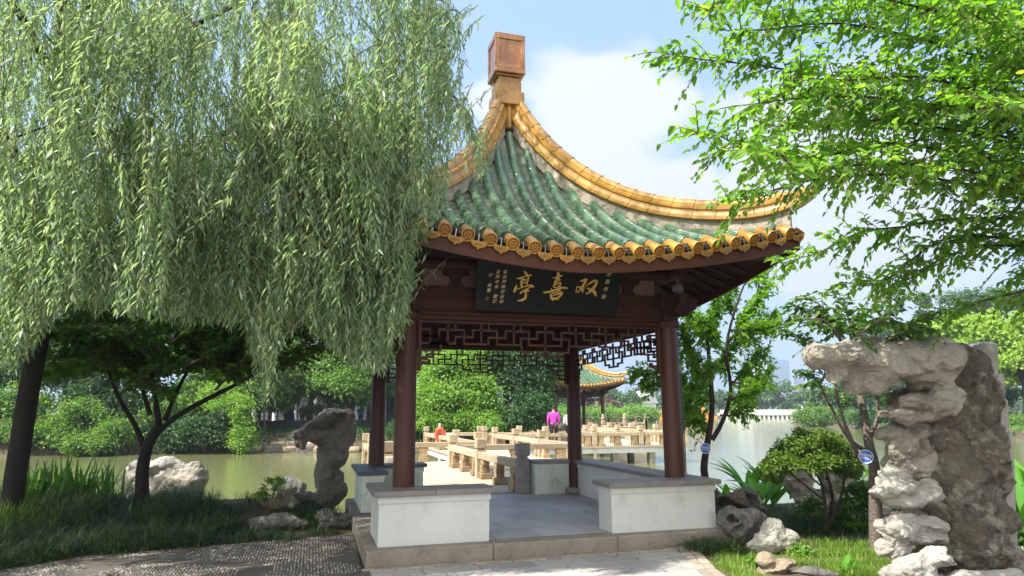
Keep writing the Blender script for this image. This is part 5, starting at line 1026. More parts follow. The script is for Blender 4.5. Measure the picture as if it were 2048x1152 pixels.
# maple on the left
D = 10.2; bb = pd(284, 1012, D); bb[2] = gz(bb[0], bb[1]); mp_ = two('maple_tree', 'small dark maple with a lichened leaning trunk in front of the split boulder', D, (284, 1012), [(path((284, 990, D), (285, 940, D), (296, 890, D), (320, 850, D)), .115, .07), (path((300, 880, D), (350, 835, D), (420, 795, D), (480, 765, D), (540, 730, D)), .05, .02), (path((318, 850, D), (310, 790, D), (300, 700, D), (330, 640, D)), .05, .02), (path((330, 840, D), (360, 770, D), (400, 700, D)), .04, .015), (path((290, 900, D), (270, 850, D), (240, 800, D), (215, 740, D)), .05, .02), (path((300, 830, D), (280, 760, D), (260, 690, D)), .04, .015)],
 [(path(*[(x, y, D+dd) for x, y in p]), .02, .005) for dd in (-.9, -.3, .4, 1.0) for p in (((300, 720), (250, 670), (180, 650), (120, 660)), ((320, 700), (280, 640), (220, 600)), ((340, 690), (400, 640), (460, 610)), ((430, 780), (500, 710), (560, 660), (620, 640)), ((480, 765), (560, 720), (640, 690), (700, 680)), ((300, 760), (220, 730), (160, 720)), ((380, 730), (450, 690), (520, 640)), ((350, 640), (420, 590), (500, 570)), ((460, 740), (520, 690), (600, 600)), ((240, 790), (280, 760), (330, 780)), ((400, 760), (440, 740), (470, 750)))], sub=.075, sublen=.42, per=12, size=.105, m='maple', wr=.8, droop=.3, branchmat='bark', bark='barkdark', flat=.3)

s_ = 10.2/FPX; Cc, Rr = clumps([(pd(300, 665, 10.3), (190*s_, 1.3, 62*s_)), (pd(520, 660, 10.4), (150*s_, 1.2, 70*s_)), (pd(200, 720, 10.2), (90*s_, .8, 34*s_)), (pd(400, 720, 10.3), (90*s_, .9, 30*s_))], 34, .26); V, F = crown(Cc, Rr, [55]*len(Cc), .11, wr=.8, flat=.5); mk('crown', V, F, 'maple', mp_)
# ================================================================== ground cover
def grass(name, label, P, nt_, per, ln, wd, m, lean=(.25, .8), r_=.10, cat='grass'):
    B = tufted(P, nt_, per, r_); n = len(B); o = blades(name, B, rng.uniform(.6, 1.2, n)*ln, np.full(n, wd), rng.uniform(lean[0], lean[1], n), m); tag(o, label, cat, None, 'stuff'); return o
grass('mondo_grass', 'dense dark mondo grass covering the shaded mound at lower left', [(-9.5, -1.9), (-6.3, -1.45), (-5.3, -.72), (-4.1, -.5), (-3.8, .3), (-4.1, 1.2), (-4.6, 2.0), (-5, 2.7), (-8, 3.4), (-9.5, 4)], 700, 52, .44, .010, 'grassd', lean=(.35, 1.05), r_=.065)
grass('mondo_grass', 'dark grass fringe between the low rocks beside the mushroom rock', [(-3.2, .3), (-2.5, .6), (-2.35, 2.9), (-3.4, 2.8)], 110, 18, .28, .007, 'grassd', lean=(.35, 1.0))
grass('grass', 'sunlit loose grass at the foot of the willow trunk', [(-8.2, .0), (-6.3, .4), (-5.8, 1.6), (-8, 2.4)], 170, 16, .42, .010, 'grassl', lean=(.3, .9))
n = 420; q = np.concatenate([scatter([(-2.2, -2.6), (1.4, -2.6), (.9, -4.6), (-2.4, -4.6)], n//2), scatter([(-7, -3), (-2.5, -3), (-2.4, -.6), (-5, -.8)], n//2)]); q[:, 2] = -.150
dd = randdir(n); dd[:, 2] *= .15; nn = norm(np.array([0, 0, 1.])+rng.normal(0, .25, (n, 3))); V, F = leaves(q, dd, nn, rng.uniform(.02, .05, n), rng.uniform(.006, .016, n), 'lance'); MT['litter'] = leafmat('dry_leaf', (.22, .15, .05), (.30, .27, .08), trans=.1, c3=(.10, .05, .02)); tag(mk('fallen_leaves', V, F, 'litter', None), 'small dry leaves scattered on the paving and the pebble path', 'leaves', None, 'stuff')
def tuftat(name, label, pts, per, ln, wd, m, rad, lean=(.35, 1.0)):
    L2 = []
    for (px_, py_) in pts:
        c = pz(px_, py_, -.12); q = np.repeat(c[None], per, 0); q[:, :2] += rng.normal(0, rad, (per, 2)); q[:, 2] = ground_z(q[:, 0], q[:, 1])-.02; L2.append(q)
    B = np.concatenate(L2); n = len(B); o = blades(name, B, rng.uniform(.6, 1.2, n)*ln, np.full(n, wd), rng.uniform(lean[0], lean[1], n), m); tag(o, label, 'grass', None, 'stuff')
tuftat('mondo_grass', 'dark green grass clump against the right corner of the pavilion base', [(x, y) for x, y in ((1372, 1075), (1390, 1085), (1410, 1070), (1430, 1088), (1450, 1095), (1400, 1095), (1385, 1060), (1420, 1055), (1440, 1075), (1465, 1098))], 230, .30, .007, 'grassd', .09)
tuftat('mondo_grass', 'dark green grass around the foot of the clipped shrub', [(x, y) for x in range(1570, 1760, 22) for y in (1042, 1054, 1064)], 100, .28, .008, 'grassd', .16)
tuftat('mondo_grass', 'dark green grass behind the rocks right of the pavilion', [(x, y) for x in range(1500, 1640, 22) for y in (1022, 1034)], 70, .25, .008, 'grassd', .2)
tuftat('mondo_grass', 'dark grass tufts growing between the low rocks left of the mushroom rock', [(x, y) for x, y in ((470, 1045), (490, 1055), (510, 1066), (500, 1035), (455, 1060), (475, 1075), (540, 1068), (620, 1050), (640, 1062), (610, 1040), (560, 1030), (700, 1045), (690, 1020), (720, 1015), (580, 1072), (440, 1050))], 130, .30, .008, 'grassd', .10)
tuftat('grass', 'bright yellow green grass edging the brick border', [(x, y) for x, y in ((1455, 1110), (1475, 1118), (1495, 1112), (1470, 1130), (1490, 1140), (1510, 1148), (1450, 1120), (1520, 1108), (1550, 1112), (1590, 1115), (1600, 1100), (1480, 1150))], 190, .17, .006, 'grassl', .07)
tuftat('grass', 'bright yellow green grass around the banded trunk and the tall weathered rock', [(x, y) for x in range(1640, 1800, 20) for y in (1085, 1100, 1118, 1136)], 110, .17, .007, 'grassl', .09)
tuftat('grass', 'thin grass on the bare soil right of the white pointed rock', [(x, y) for x in range(1590, 1760, 24) for y in (1080, 1095)], 45, .11, .006, 'grassl', .14)
tuftat('grass', 'grass at the foot of the tall weathered rock, bottom right corner', [(x, y) for x in range(1980, 2080, 20) for y in (1085, 1100)], 80, .2, .008, 'grassd', .12)
def clumpplant(name, label, cat, px_, py_, D, n, ln, wd, m, lean=(.1, .55), rad=.12, z=None, group=None):
    c = pd(px_, py_, D); c[2] = gz(c[0], c[1]) if z is None else z; B = np.repeat(c[None], n, 0)+np.concatenate([rng.normal(0, rad, (n, 2)), np.zeros((n, 1))], 1)
    o = blades(name, B, rng.uniform(.65, 1.1, n)*ln, np.full(n, wd), rng.uniform(lean[0], lean[1], n), m, seg=6, droop=1.3); return tag(o, label, cat, group)
for i, (x, y, D, n, wh) in enumerate(((-30, 1010, 11.3, 40, 'at the left edge of the picture'), (70, 1010, 11.6, 46, 'just right of the willow trunk base'), (115, 1005, 11.9, 40, 'second clump right of the willow trunk'), (160, 1005, 11.6, 36, 'third clump right of the willow trunk'), (20, 1000, 12.4, 30, 'behind the willow trunk'), (195, 1008, 11.9, 14, 'thin rightmost clump left of the split boulder'))):
    clumpplant('reed_clump', 'tall strap leaved water plant '+wh, 'reeds', x, y, D-1.2, int(n*1.6), .98, .045, 'reed', rad=.2, group='strap leaved plants by the left water edge')
# canna plants: broad upright blades
def canna(px_, py_, D, n, ln, wd, label, spread=.5):
    c = pd(px_, py_, D); c[2] = max(gz(c[0], c[1]), -.8); az = rng.uniform(0, 2*np.pi, n); pos = c+np.stack([np.cos(az)*.12, np.sin(az)*.12, rng.uniform(.05, ln*.55, n)], 1)*rng.uniform(.2, 1, (n, 1)); d = norm(np.stack([np.cos(az)*spread, np.sin(az)*spread, rng.uniform(.25, 1.1, n)], 1))
    sd_ = norm(np.cross(d, [0, 0, 1.])); nn = norm(np.cross(sd_, d)); ln_ = rng.uniform(.6, 1.1, n)*ln; V = []; segs = 7
    for k in range(segs+1):
        t = k/segs; w_ = (np.sin(np.pi*min(1, .08+.92*t)**.75)*wd+.004)[:, None]*.5 if hasattr(np.sin(1.), '__len__') else (math.sin(math.pi*min(1, .06+.94*t)**.75)*wd+.004)*.5
        q = pos+d*ln_[:, None]*t+np.array([0, 0, -1])*(ln_*.30*t*t)[:, None]; V += [q-sd_*w_+nn*w_*.35, q, q+sd_*w_+nn*w_*.35]
    V = np.stack(V, 1); k0 = np.arange(n)[:, None]*(3*(segs+1)); F = np.concatenate([k0+np.array([[3*k+a, 3*k+a+1, 3*k+a+4, 3*k+a+3]]) for k in range(segs) for a in (0, 1)])
    rt = thing('canna_plant', label, 'plant', tuple(c), 'broad leaved canna plants along the right water edge'); mk('leaves', V.reshape(-1, 3), F, 'canna', rt, smooth=True)
    b = MB()
    for i in range(0, n, 3): b.tube([c, pos[i]*.5+c*.5+(0, 0, .02), pos[i]], [.012, .010, .006], 5)
    b.build('stem', 'canna', rt, smooth=True)
for x, y, D, n, ln, wh in ((1455, 1000, 12.6, 9, .8, 'nearest the right column'), (1500, 1000, 12.0, 14, .95, 'between the right column and the clipped shrub'), (1545, 1000, 11.5, 18, 1.0, 'just left of the upright pitted rock'), (1475, 1000, 13.2, 14, 1.0, 'behind the one nearest the right column'), (1580, 990, 12.6, 14, 1.0, 'rising behind the upright pitted rock'), (1520, 1010, 10.8, 12, .7, 'low beside the holed grey boulder'), (1700, 1000, 11.0, 14, .9, 'between the clipped shrub and the banded trunk'), (1790, 1000, 10.5, 14, .9, 'seen just right of the banded trunk'), (1840, 1000, 10.0, 12, .8, 'low behind the lower ledge of the tall rock'),
    (2035, 1020, 9.2, 22, .95, 'right of the tall rock, nearest'), (2080, 1000, 9.6, 22, 1.0, 'at the right edge of the picture'), (2030, 960, 11.0, 22, 1.1, 'behind the others right of the tall rock'), (2060, 1070, 8.2, 18, .8, 'lowest at the right edge')):
    canna(x, y, D, n, ln, .13, 'broad bladed canna plant '+wh)
for x, y, D, n, ln, wh in ((1690, 1140, 6.8, 9, .20, 'small light green plant at the bottom edge left of the tall rock'), (1705, 1060, 8.8, 30, .22, 'low dark leafy plant right of the clipped shrub stems')):
    c = pd(x, y, D); c[2] = gz(c[0], c[1]); canna(x, y, D, n, ln, .045 if n > 10 else .05, wh, .7)
# leafy sprig on the dark rock, low shrubs
def shrub(name, label, cat, D, ell_px, nc, rc, per, size, m, kind='broad', group=None, wr=.6, stem=True, zb=None):
    s = D/FPX; ell = []
    for (x, y, rw, rh, dd) in ell_px: ell.append((pd(x, y, D+dd), (rw*s, rw*s, rh*s)))
    c = ell[0][0].copy(); c[2] = gz(c[0], c[1]) if zb is None else zb; rt = thing(name, label, cat, tuple(c), group); Cc, Rr = clumps(ell, nc, rc); k_ = .68 if D > 30 else 1; V, F = crown(Cc, Rr, [int(per/k_**1.6)]*len(Cc), size*k_, kind=kind, wr=wr, loose=True); mk('foliage', V, F, m, rt)
    if stem:
        ps = []
        for q in range(6): e = Cc[rng.integers(len(Cc))]; ps.append(([c-(0, 0, .1), (c+e)/2, e], .012*D/8, .004*D/8))
        branchy(ps, 0, 'stem', 'bark', rt)
    return rt
shrub('leafy_sprig', 'small leafy sprig growing beside the dark jagged rock', 'plant', 10.3, [(540, 975, 12, 22, 0), (525, 990, 16, 8, 0), (560, 965, 8, 10, 0)], 7, .05, 14, .055, 'bank3')
shrub('low_shrub', 'low dark leafy shrub right of the clipped shrub', 'shrub', 9.0, [(1720, 1000, 32, 32, 0), (1700, 1035, 34, 20, .2)], 16, .13, 40, .07, 'osmanthus')
shrub('low_shrub', 'low leafy shrub under the clipped shrub stems', 'shrub', 9.0, [(1620, 1020, 24, 18, 0), (1690, 1035, 24, 16, 0)], 10, .1, 36, .06, 'osmanthus')
shrub('low_shrub', 'leafy shrub at the foot of the tall weathered rock, right edge', 'shrub', 7.8, [(2045, 1080, 30, 22, 0)], 14, .12, 36, .07, 'osmanthus')
tree('broadleaf_tree', 'large shade tree standing out of frame left of the willow', 'tree', None, (-13.5, .5, -.2), (-13, .5, 5), [((-12.8, .2, 6.6), (3.7, 4.6, 2.3))], 50, 1.2, 260, .20, 'bank1', 'bark', .3, 9)
# ================================================================== left bank beyond the water
for i, (x, y, D, rw, rh) in enumerate([(x, 899-(i % 3)*9, 40.2+(i % 3)*.9, 15, 7) for i, x in enumerate(range(478, 720, 11))]):
    if i % 1 == 0:
        c = pd(x, y, D); s = D/FPX; b = MB(); M_ = Matrix.Translation(Vector(c)) @ Matrix.Rotation(random.uniform(-.3, .3), 4, 'Z'); k = random.uniform(.75, 1.15); b.box(-rw*s*k, rw*s*k, -.5, .5, -rh*s*k, rh*s*k, M_, bev=.10)
        tag(b.build('bank_stone', 'rocktan' if i % 2 else 'rockgrey', None, smooth=True), ('tan' if i % 2 else 'grey')+' revetment block, '+'first second third fourth fifth sixth seventh eighth'.split()[i//3]+' from the left in the '+('waterline', 'middle', 'top')[i % 3]+' row, far bank', 'stone', 'revetment stones at the left far bank')
b = MB(); a0, a1 = pd(492, 848, 47), pd(800, 852, 47); M_ = Matrix(((HR[0], HF[0], 0, 0), (HR[1], HF[1], 0, 0), (0, 0, 1, 0), (0, 0, 0, 1))); p0 = M_.inverted() @ Vector(a0); p1 = M_.inverted() @ Vector(a1)
b.box(p0.x, p1.x+4, p0.y, p0.y+.3, -.1, 1.0, M_); tag(b.build('low_wall', 'darkwall', None), 'low dark retaining wall under the trees on the left far bank', 'wall')
hall = thing('white_hall', 'white colonnaded hall half hidden behind the trees on the left far bank', 'building', tuple(np.append(pd(640, 820, 62)[:2], .4)))
M_ = Matrix(((HR[0], HF[0], 0, pd(640, 820, 62)[0]), (HR[1], HF[1], 0, pd(640, 820, 62)[1]), (0, 0, 1, .4), (0, 0, 0, 1)))
b = MB(); b.box(-8.5, 7.5, 2.5, 3, 0, 3.6, M_); b.build('wall', 'whitepaint', hall); b = MB(); b.box(-9.2, 8.2, -.6, 4, 3.61, 4.1, M_); b.prism([(-.8, 4.11), (4.2, 4.11), (2.4, 5.6), (1.2, 5.6)], -9.3, 8.3, M_ @ Matrix(((0, 0, 1, 0), (1, 0, 0, 0), (0, 1, 0, 0), (0, 0, 0, 1)))); b.build('roof', 'roofgrey', hall)
for i in range(9):
    b = MB(); b.lathe(M_ @ Vector((-8+i*1.9, 0, 0)), [(.24, 0), (.2, .1), (.18, 3.4), (.26, 3.6)], 12); b.build('pillar', 'whitepaint', hall, smooth=True)
for i in range(8):
    b = MB(); b.box(-7.6+i*1.9, -6.6+i*1.9, 2.44, 2.49, .3, 2.7, M_); b.build('window', 'darkwall', hall)
G1 = 'trees on the left far bank'
def bank_tree(label, px_, D, top, ells, m, nc, rc, per, size, tr=.18, group=G1, lean=0, bark='bark', limbs=7, wr=.7, by=None):
    s = D/FPX; bp_ = pd(px_, 860 if by is None else by, D); bp_[2] = gz(bp_[0], bp_[1])-.05; tp = pd(px_+lean, top, D); return tree('broadleaf_tree', label, 'tree', group, bp_, tp, [(pd(x, y, D+dd), (rw*s, rw*s*.8, rh*s)) for x, y, rw, rh, dd in ells], int(nc*1.3), rc*.85, int(per*1.9), size*.62, m, bark, tr, limbs, wr=wr)
bank_tree('tree with a thick dark trunk on the left far bank, above the mushroom rock', 580, 48, 700, [(560, 690, 90, 70, 0), (600, 620, 110, 70, 2), (520, 760, 60, 30, -2), (640, 750, 60, 28, -1)], 'bank1', 26, 1.1, 190, .30, .42)
bank_tree('slim tree with a pale crooked trunk on the far bank, next to the left column', 705, 47, 740, [(700, 700, 70, 60, 0), (720, 640, 80, 60, 1), (690, 770, 50, 24, -2), (745, 720, 30, 60, -1)], 'bank1', 24, 1.0, 180, .28, .22, lean=-12)
bank_tree('pale trunked little tree rising from the revetment stones', 527, 44.5, 800, [(525, 760, 36, 40, 0), (500, 740, 30, 30, 0)], 'bank1', 12, .7, 120, .24, .08, bark='barkpale', by=885)
bank_tree('dark tree with twin trunks on the left bank behind the maple', 230, 42, 720, [(230, 660, 100, 80, 0), (180, 740, 70, 40, 0), (290, 720, 60, 50, 1)], 'bank2', 26, 1.2, 200, .28, .28)
bank_tree('dark tree at the far left of the bank', 120, 44, 700, [(110, 640, 130, 90, 0), (60, 740, 80, 50, -1)], 'bank2', 26, 1.3, 200, .30, .25)
bank_tree('tree with a straight trunk behind the maple fork', 258, 46, 700, [(300, 640, 110, 80, 3), (350, 700, 70, 60, 0)], 'bank2', 26, 1.2, 190, .30, .26)
bank_tree('bright leafy tree above the dark fern bush on the left bank', 430, 43, 780, [(430, 750, 60, 40, 0), (390, 790, 50, 26, -1), (460, 790, 50, 26, -1), (480, 720, 60, 50, 1)], 'bank1', 26, .9, 170, .25, .15)
bank_tree('tall rear tree filling the gap over the left bank', 450, 56, 600, [(430, 580, 140, 90, 0), (560, 540, 120, 80, 3)], 'bank2', 26, 1.6, 200, .36, .3)
bank_tree('tall rear tree behind the left column', 760, 58, 640, [(730, 600, 110, 90, 0), (800, 660, 60, 80, 0)], 'bank1', 26, 1.5, 200, .34, .3)
bank_tree('tall rear tree at the left edge of the picture', 0, 54, 600, [(-20, 600, 130, 120, 0), (60, 560, 120, 80, 2)], 'bank1', 26, 1.6, 200, .36, .3)
G2 = 'shoreline shrubs along the left far bank'
for lab, D, e, m, nc, rc, per, sz in (('light leafy shrub mass at the far left of the bank', 39.5, [(40, 830, 60, 60, 0), (-30, 840, 60, 60, 0), (90, 870, 60, 30, -.5)], 'bank1', 34, .7, 150, .22), ('sprawling shrub with yellowish low leaves left of the maple trunk', 38.6, [(160, 850, 50, 50, 0), (190, 890, 50, 16, -1), (230, 870, 40, 26, 0)], 'bank1', 32, .6, 150, .20),
    ('grey green shrub behind the maple trunk on the left bank', 41, [(190, 800, 60, 40, 0), (240, 820, 40, 30, 0)], 'bank2', 22, .8, 150, .24), ('dark arching fern like bush hanging to the water', 39.5, [(400, 868, 48, 28, 0), (350, 875, 30, 24, 0), (450, 870, 26, 30, 0)], 'bank2', 34, .6, 170, .22), ('bright vine shrub trailing down to the water left of the revetment', 39.3, [(478, 830, 22, 40, 0), (488, 880, 12, 26, -.6), (445, 800, 40, 30, .6)], 'bank3', 26, .5, 120, .19),
    ('light shrub above the dark fern bush', 41, [(370, 820, 50, 26, 0), (320, 840, 30, 26, 0)], 'bank1', 24, .6, 150, .21), ('ground level shrub between revetment and left column', 44.5, [(640, 880, 30, 12, 0), (720, 866, 40, 12, 0), (790, 866, 30, 12, 0)], 'bank2', 22, .5, 120, .19), ('small round topiary bush over the low wall', 48, [(625, 822, 18, 14, 0)], 'bank1', 12, .4, 90, .18)):
    shrub('shoreline_shrub', lab, 'shrub', D, e, nc, rc, per, sz, m, group=G2)
bank_tree('leafy tree in front of the white hall, right of the thick trunk', 655, 50, 770, [(650, 765, 60, 36, 0), (600, 775, 40, 28, 0), (700, 790, 40, 26, 0), (560, 790, 40, 24, 0)], 'bank1', 20, .9, 170, .26, .14)
bank_tree('bright leafy tree between the fern bush and the thick trunk', 520, 46, 790, [(510, 775, 50, 34, 0), (470, 740, 50, 30, 0), (545, 800, 26, 18, 0)], 'bank1', 20, .9, 170, .26, .12)
bank_tree('dark broad tree filling the bank just left of the thick trunk', 500, 50, 740, [(490, 730, 70, 50, 0), (540, 690, 70, 50, 2), (460, 700, 60, 50, 1)], 'bank2', 22, 1.0, 170, .28, .2)
bank_tree('dark tree between the mushroom rock top and the left column', 690, 53, 740, [(660, 735, 60, 50, 0), (720, 700, 60, 60, 1), (735, 780, 40, 36, 0)], 'bank2', 22, 1.0, 170, .28, .2)
bank_tree('dark tree rising behind the sprawling yellowish shrub', 170, 48, 700, [(160, 740, 90, 60, 0), (90, 700, 80, 60, 1)], 'bank2', 24, 1.1, 170, .28, .2)
for x, y, D_, lab in ((1462, 1112, 7.7, 'small leafy ground plant at the corner of the brick border'), (1500, 1128, 7.2, 'leafy ground plant beside the tan flat rock'), (1605, 1104, 7.6, 'yellowish leafy plant right of the white pointed rock')): shrub('ground_plant', lab, 'plant', D_, [(x, y, 20, 12, 0)], 14, .05, 26, .045, 'bank3', stem=False)
# trees seen through the pavilion
G3 = 'trees behind the zigzag bridge'
bank_tree('large bright green tree seen through the middle of the pavilion', 905, 41, 760, [(905, 760, 62, 55, 0), (870, 810, 44, 40, -1.5), (950, 800, 50, 44, -1), (930, 720, 60, 40, 1)], 'bank3', 34, .85, 230, .25, .35, G3, lean=30)
bank_tree('dark leaved tree between the bright tree and the distant pavilion', 1015, 42, 730, [(1030, 740, 50, 50, 0), (1000, 690, 60, 40, 1), (1060, 790, 30, 46, -1), (1075, 720, 40, 40, 0)], 'bank2', 32, .85, 220, .25, .3, G3, lean=-10)
bank_tree('mid green tree just right of the front left column', 850, 45, 760, [(840, 730, 40, 60, 0), (860, 690, 60, 50, 1)], 'bank1', 24, 1.0, 200, .26, .25, G3)
bank_tree('brownish tinged light tree beside the back right column', 1095, 43, 760, [(1090, 740, 40, 40, 0), (1060, 700, 40, 36, 0), (1110, 700, 36, 40, 0)], 'bank1', 20, .8, 160, .24, .14, G3)
bank_tree('tall rear tree behind the bright green tree', 960, 58, 700, [(940, 660, 110, 70, 0), (1030, 670, 80, 60, 0)], 'bank1', 26, 1.7, 200, .36, .3, G3)
for lab, D, e, m in (('dark evergreen bush at the bridge, left of the purple shirted person', 38.5, [(1035, 845, 34, 26, 0), (1075, 830, 26, 40, 0)], 'bank2'), ('light hanging bush over the bridge rail under the bright tree', 38.5, [(870, 848, 30, 26, 0), (930, 850, 30, 22, 0), (975, 850, 26, 20, 0)], 'bank3'), ('low shrub left of the orange lifebuoy', 39, [(810, 862, 40, 16, 0)], 'bank2')):
    shrub('shoreline_shrub', lab, 'shrub', D, e, 30, .45, 170, .19, m, group=G2)
def cover(name, label, P, n, ln, m, wd=.05):
    B = scatter(P, n); o = blades(name, B, rng.uniform(.5, 1.3, n)*ln, np.full(n, wd), rng.uniform(.4, 1, n), m, seg=2); tag(o, label, 'ground cover', None, 'stuff')
cover('ground_cover', 'dark ivy like ground cover on the left far bank', [(-32, 39), (-14, 36), (-1, 33.4), (6, 34.2), (12, 36), (12, 46), (-30, 50)], 26000, .34, 'bank2', .09)
cover('lawn', 'green lawn on the shore beyond the distant pavilion', [(24, 72), (36, 122), (60, 172), (95, 212), (60, 260), (10, 200), (0, 80)], 22000, .30, 'bank3', .5)
cover('lawn', 'green bank along the right shore', [(46, 20), (55, 39), (63, 58), (76, 85), (90, 106), (110, 100), (90, 50), (70, 20)], 16000, .5, 'bank1', .2)
# ================================================================== middle distance and far shore
def far_tree(label, px_, py_, D, rw, rh, m, group, nc=22, per=150, base_y=None, cone=False, size=None):
    s = D/FPX; c = pd(px_, py_, D); g = gz(c[0], c[1]); bp_ = np.array([c[0], c[1], max(g, -.7)-.1]); top = np.array([c[0], c[1], max(c[2]-.1, bp_[2]+1)])
    if cone: ell = [((c[0], c[1], c[2]+rh*s*(k-1)*.55), (rw*s*(1-.3*k), rw*s*(1-.3*k), rh*s*.35)) for k in range(3)]; n2 = nc//3+1
    else: ell = [(c, (rw*s, rw*s, rh*s))]; n2 = nc
    return tree('conifer_tree' if cone else 'broadleaf_tree', label, 'tree', group, bp_, top, ell, n2, rw*s*.30, per, (size or 2.4*s*2.1), m, 'bark', rw*s*.06, 5, wr=.8)
GF = 'trees on the far shore'
ft = [(1225, 800, 190, 26, 22, 'farleaf', 'rounded tree beyond the distant pavilion eave'), (1262, 806, 185, 24, 20, 'farleaf', 'tree right of the distant pavilion'), (1240, 828, 170, 18, 8, 'camphor', 'pale low tree on the shore right of the distant pavilion'), (1215, 815, 160, 22, 14, 'plum', 'purplish tree beyond the distant pavilion columns'), (1170, 812, 165, 26, 16, 'plum', 'purplish tree seen between the distant pavilion columns'), (1130, 815, 170, 26, 18, 'farleaf', 'green tree seen through the distant pavilion, left bay'),
 (1300, 812, 250, 26, 16, 'farleaf', 'tree left of the yellow boats'), (1345, 800, 260, 30, 22, 'farleaf', 'tree behind the front right column'), (1400, 800, 260, 34, 24, 'farleaf', 'tree behind the slender young tree'), (1450, 803, 260, 30, 22, 'farleaf', 'tree behind the left end of the white bridge'), (1492, 804, 258, 24, 18, 'farleaf', 'tree directly behind the white bridge arch'), (1530, 800, 262, 26, 20, 'farleaf', 'tree right of the white bridge arch'), (1560, 792, 255, 30, 26, 'farleaf', 'tallest round tree behind the white bridge'), (1600, 805, 250, 26, 18, 'farleaf', 'tree behind the right end of the white bridge'), (1283, 790, 300, 20, 12, 'farleaf', 'small hazy tree under the far hill'),
 (1475, 812, 250, 18, 10, 'camphor', 'pale small tree behind the white bridge'), (1580, 816, 245, 20, 9, 'bank2', 'dark low tree at the right end of the white bridge')]
for x, y, D, rw, rh, m, lab in ft: far_tree(lab, x, y, D, rw, rh, m, GF, 20, 90)
GP = 'trees on the right hand promontory'
for x, y, D, rw, rh, m, lab, cn in ((1640, 800, 130, 36, 30, 'farleaf', 'tree at the tip of the promontory', 0), (1690, 790, 125, 40, 40, 'bank1', 'second tree from the promontory tip', 0), (1740, 790, 120, 44, 44, 'bank2', 'dark tree behind the banded trunk on the promontory', 0), (1800, 790, 115, 44, 48, 'bank2', 'dark tree behind the weathered rock on the promontory', 0), (1850, 640, 150, 26, 60, 'farleaf', 'tall hazy conifer above the promontory', 1), (1925, 620, 150, 60, 34, 'farleaf', 'hazy rear tree at the upper right', 0), (2000, 615, 150, 60, 34, 'farleaf', 'hazy rear tree at the right edge', 0), (1760, 690, 160, 50, 40, 'farleaf', 'hazy tree left of the tall conifer', 0)):
    far_tree(lab, x, y, D, rw, rh, m, GP, 24, 150, cone=bool(cn))
GY = 'yellow green trees on the right shore'
for x, y, D, rw, rh, lab in ((1860, 690, 78, 50, 44, 'yellow green tree peeping left over the tall rock'), (1930, 680, 76, 70, 60, 'yellow green tree directly behind the top of the tall rock'), (2030, 690, 72, 80, 70, 'large yellow green tree at the right edge'), (1985, 740, 74, 50, 44, 'lower yellow green tree right of the tall rock'), (2090, 720, 70, 70, 70, 'yellow green tree cut by the right edge of the picture')):
    far_tree(lab, x, y, D, rw, rh, 'camphor', GY, 46, 240, size=.34)
for x, y, D, rw, rh, m, lab in ((2000, 800, 80, 50, 26, 'bank2', 'dark understorey tree at the right edge'), (1900, 800, 84, 50, 30, 'bank2', 'dark understorey tree behind the tall rock')): far_tree(lab, x, y, D, rw, rh, m, 'understorey trees on the right shore', 24, 160)
for lab, D, e, m, nc in (('hedge at the promontory waterline behind the small tree', 100, [(1650, 838, 30, 14, 0), (1690, 842, 40, 14, 0), (1620, 834, 24, 10, 0)], 'bank1', 40), ('shoreline shrub behind the tall rock', 84, [(1750, 838, 40, 14, 0), (1800, 840, 40, 14, 0)], 'bank2', 40), ('long low hedge at the right shore', 68, [(2000, 848, 50, 10, 0), (2080, 848, 60, 11, 0), (1940, 850, 40, 9, 0)], 'bank1', 50), ('bright reed bed beyond the bridge, right of the distant pavilion', 150, [(1262, 829, 16, 6, 0), (1290, 829, 22, 6, 0)], 'bank3', 40), ('lawn edge shrubs under the distant pavilion', 130, [(1120, 832, 30, 5, 0), (1170, 832, 30, 5, 0), (1215, 831, 24, 5, 0)], 'bank3', 50)):
    shrub('shoreline_shrub', lab, 'shrub', D, e, nc, D*.011, 120, D*.0042, m, group='shrubs on the far shores', zb=-.6)
# lawn under the far trees, park fence at the right shore
fa = pd(1985, 830, 82); fb = pd(2120, 828, 78); fn = thing('park_fence', 'black railing fence with white posts at the right shore', 'fence', (fa[0], fa[1], gz(fa[0], fa[1])))
for i in range(6):
    q = fa+(fb-fa)*i/5; g = gz(q[0], q[1]); b = MB(); b.box(q[0]-.2, q[0]+.2, q[1]-.2, q[1]+.2, g-.1, q[2]+.45); b.build('fence_post', 'whitepaint', fn)
b = MB()
for i in range(60):
    q = fa+(fb-fa)*i/59; b.box(q[0]-.03, q[0]+.03, q[1]-.03, q[1]+.03, q[2]-1.1, q[2]+.3)
b.tube([fa+(0, 0, .3), fb+(0, 0, .3)], .04, 4); b.tube([fa-(0, 0, .9), fb-(0, 0, .9)], .04, 4); b.build('railing', 'metal', fn)
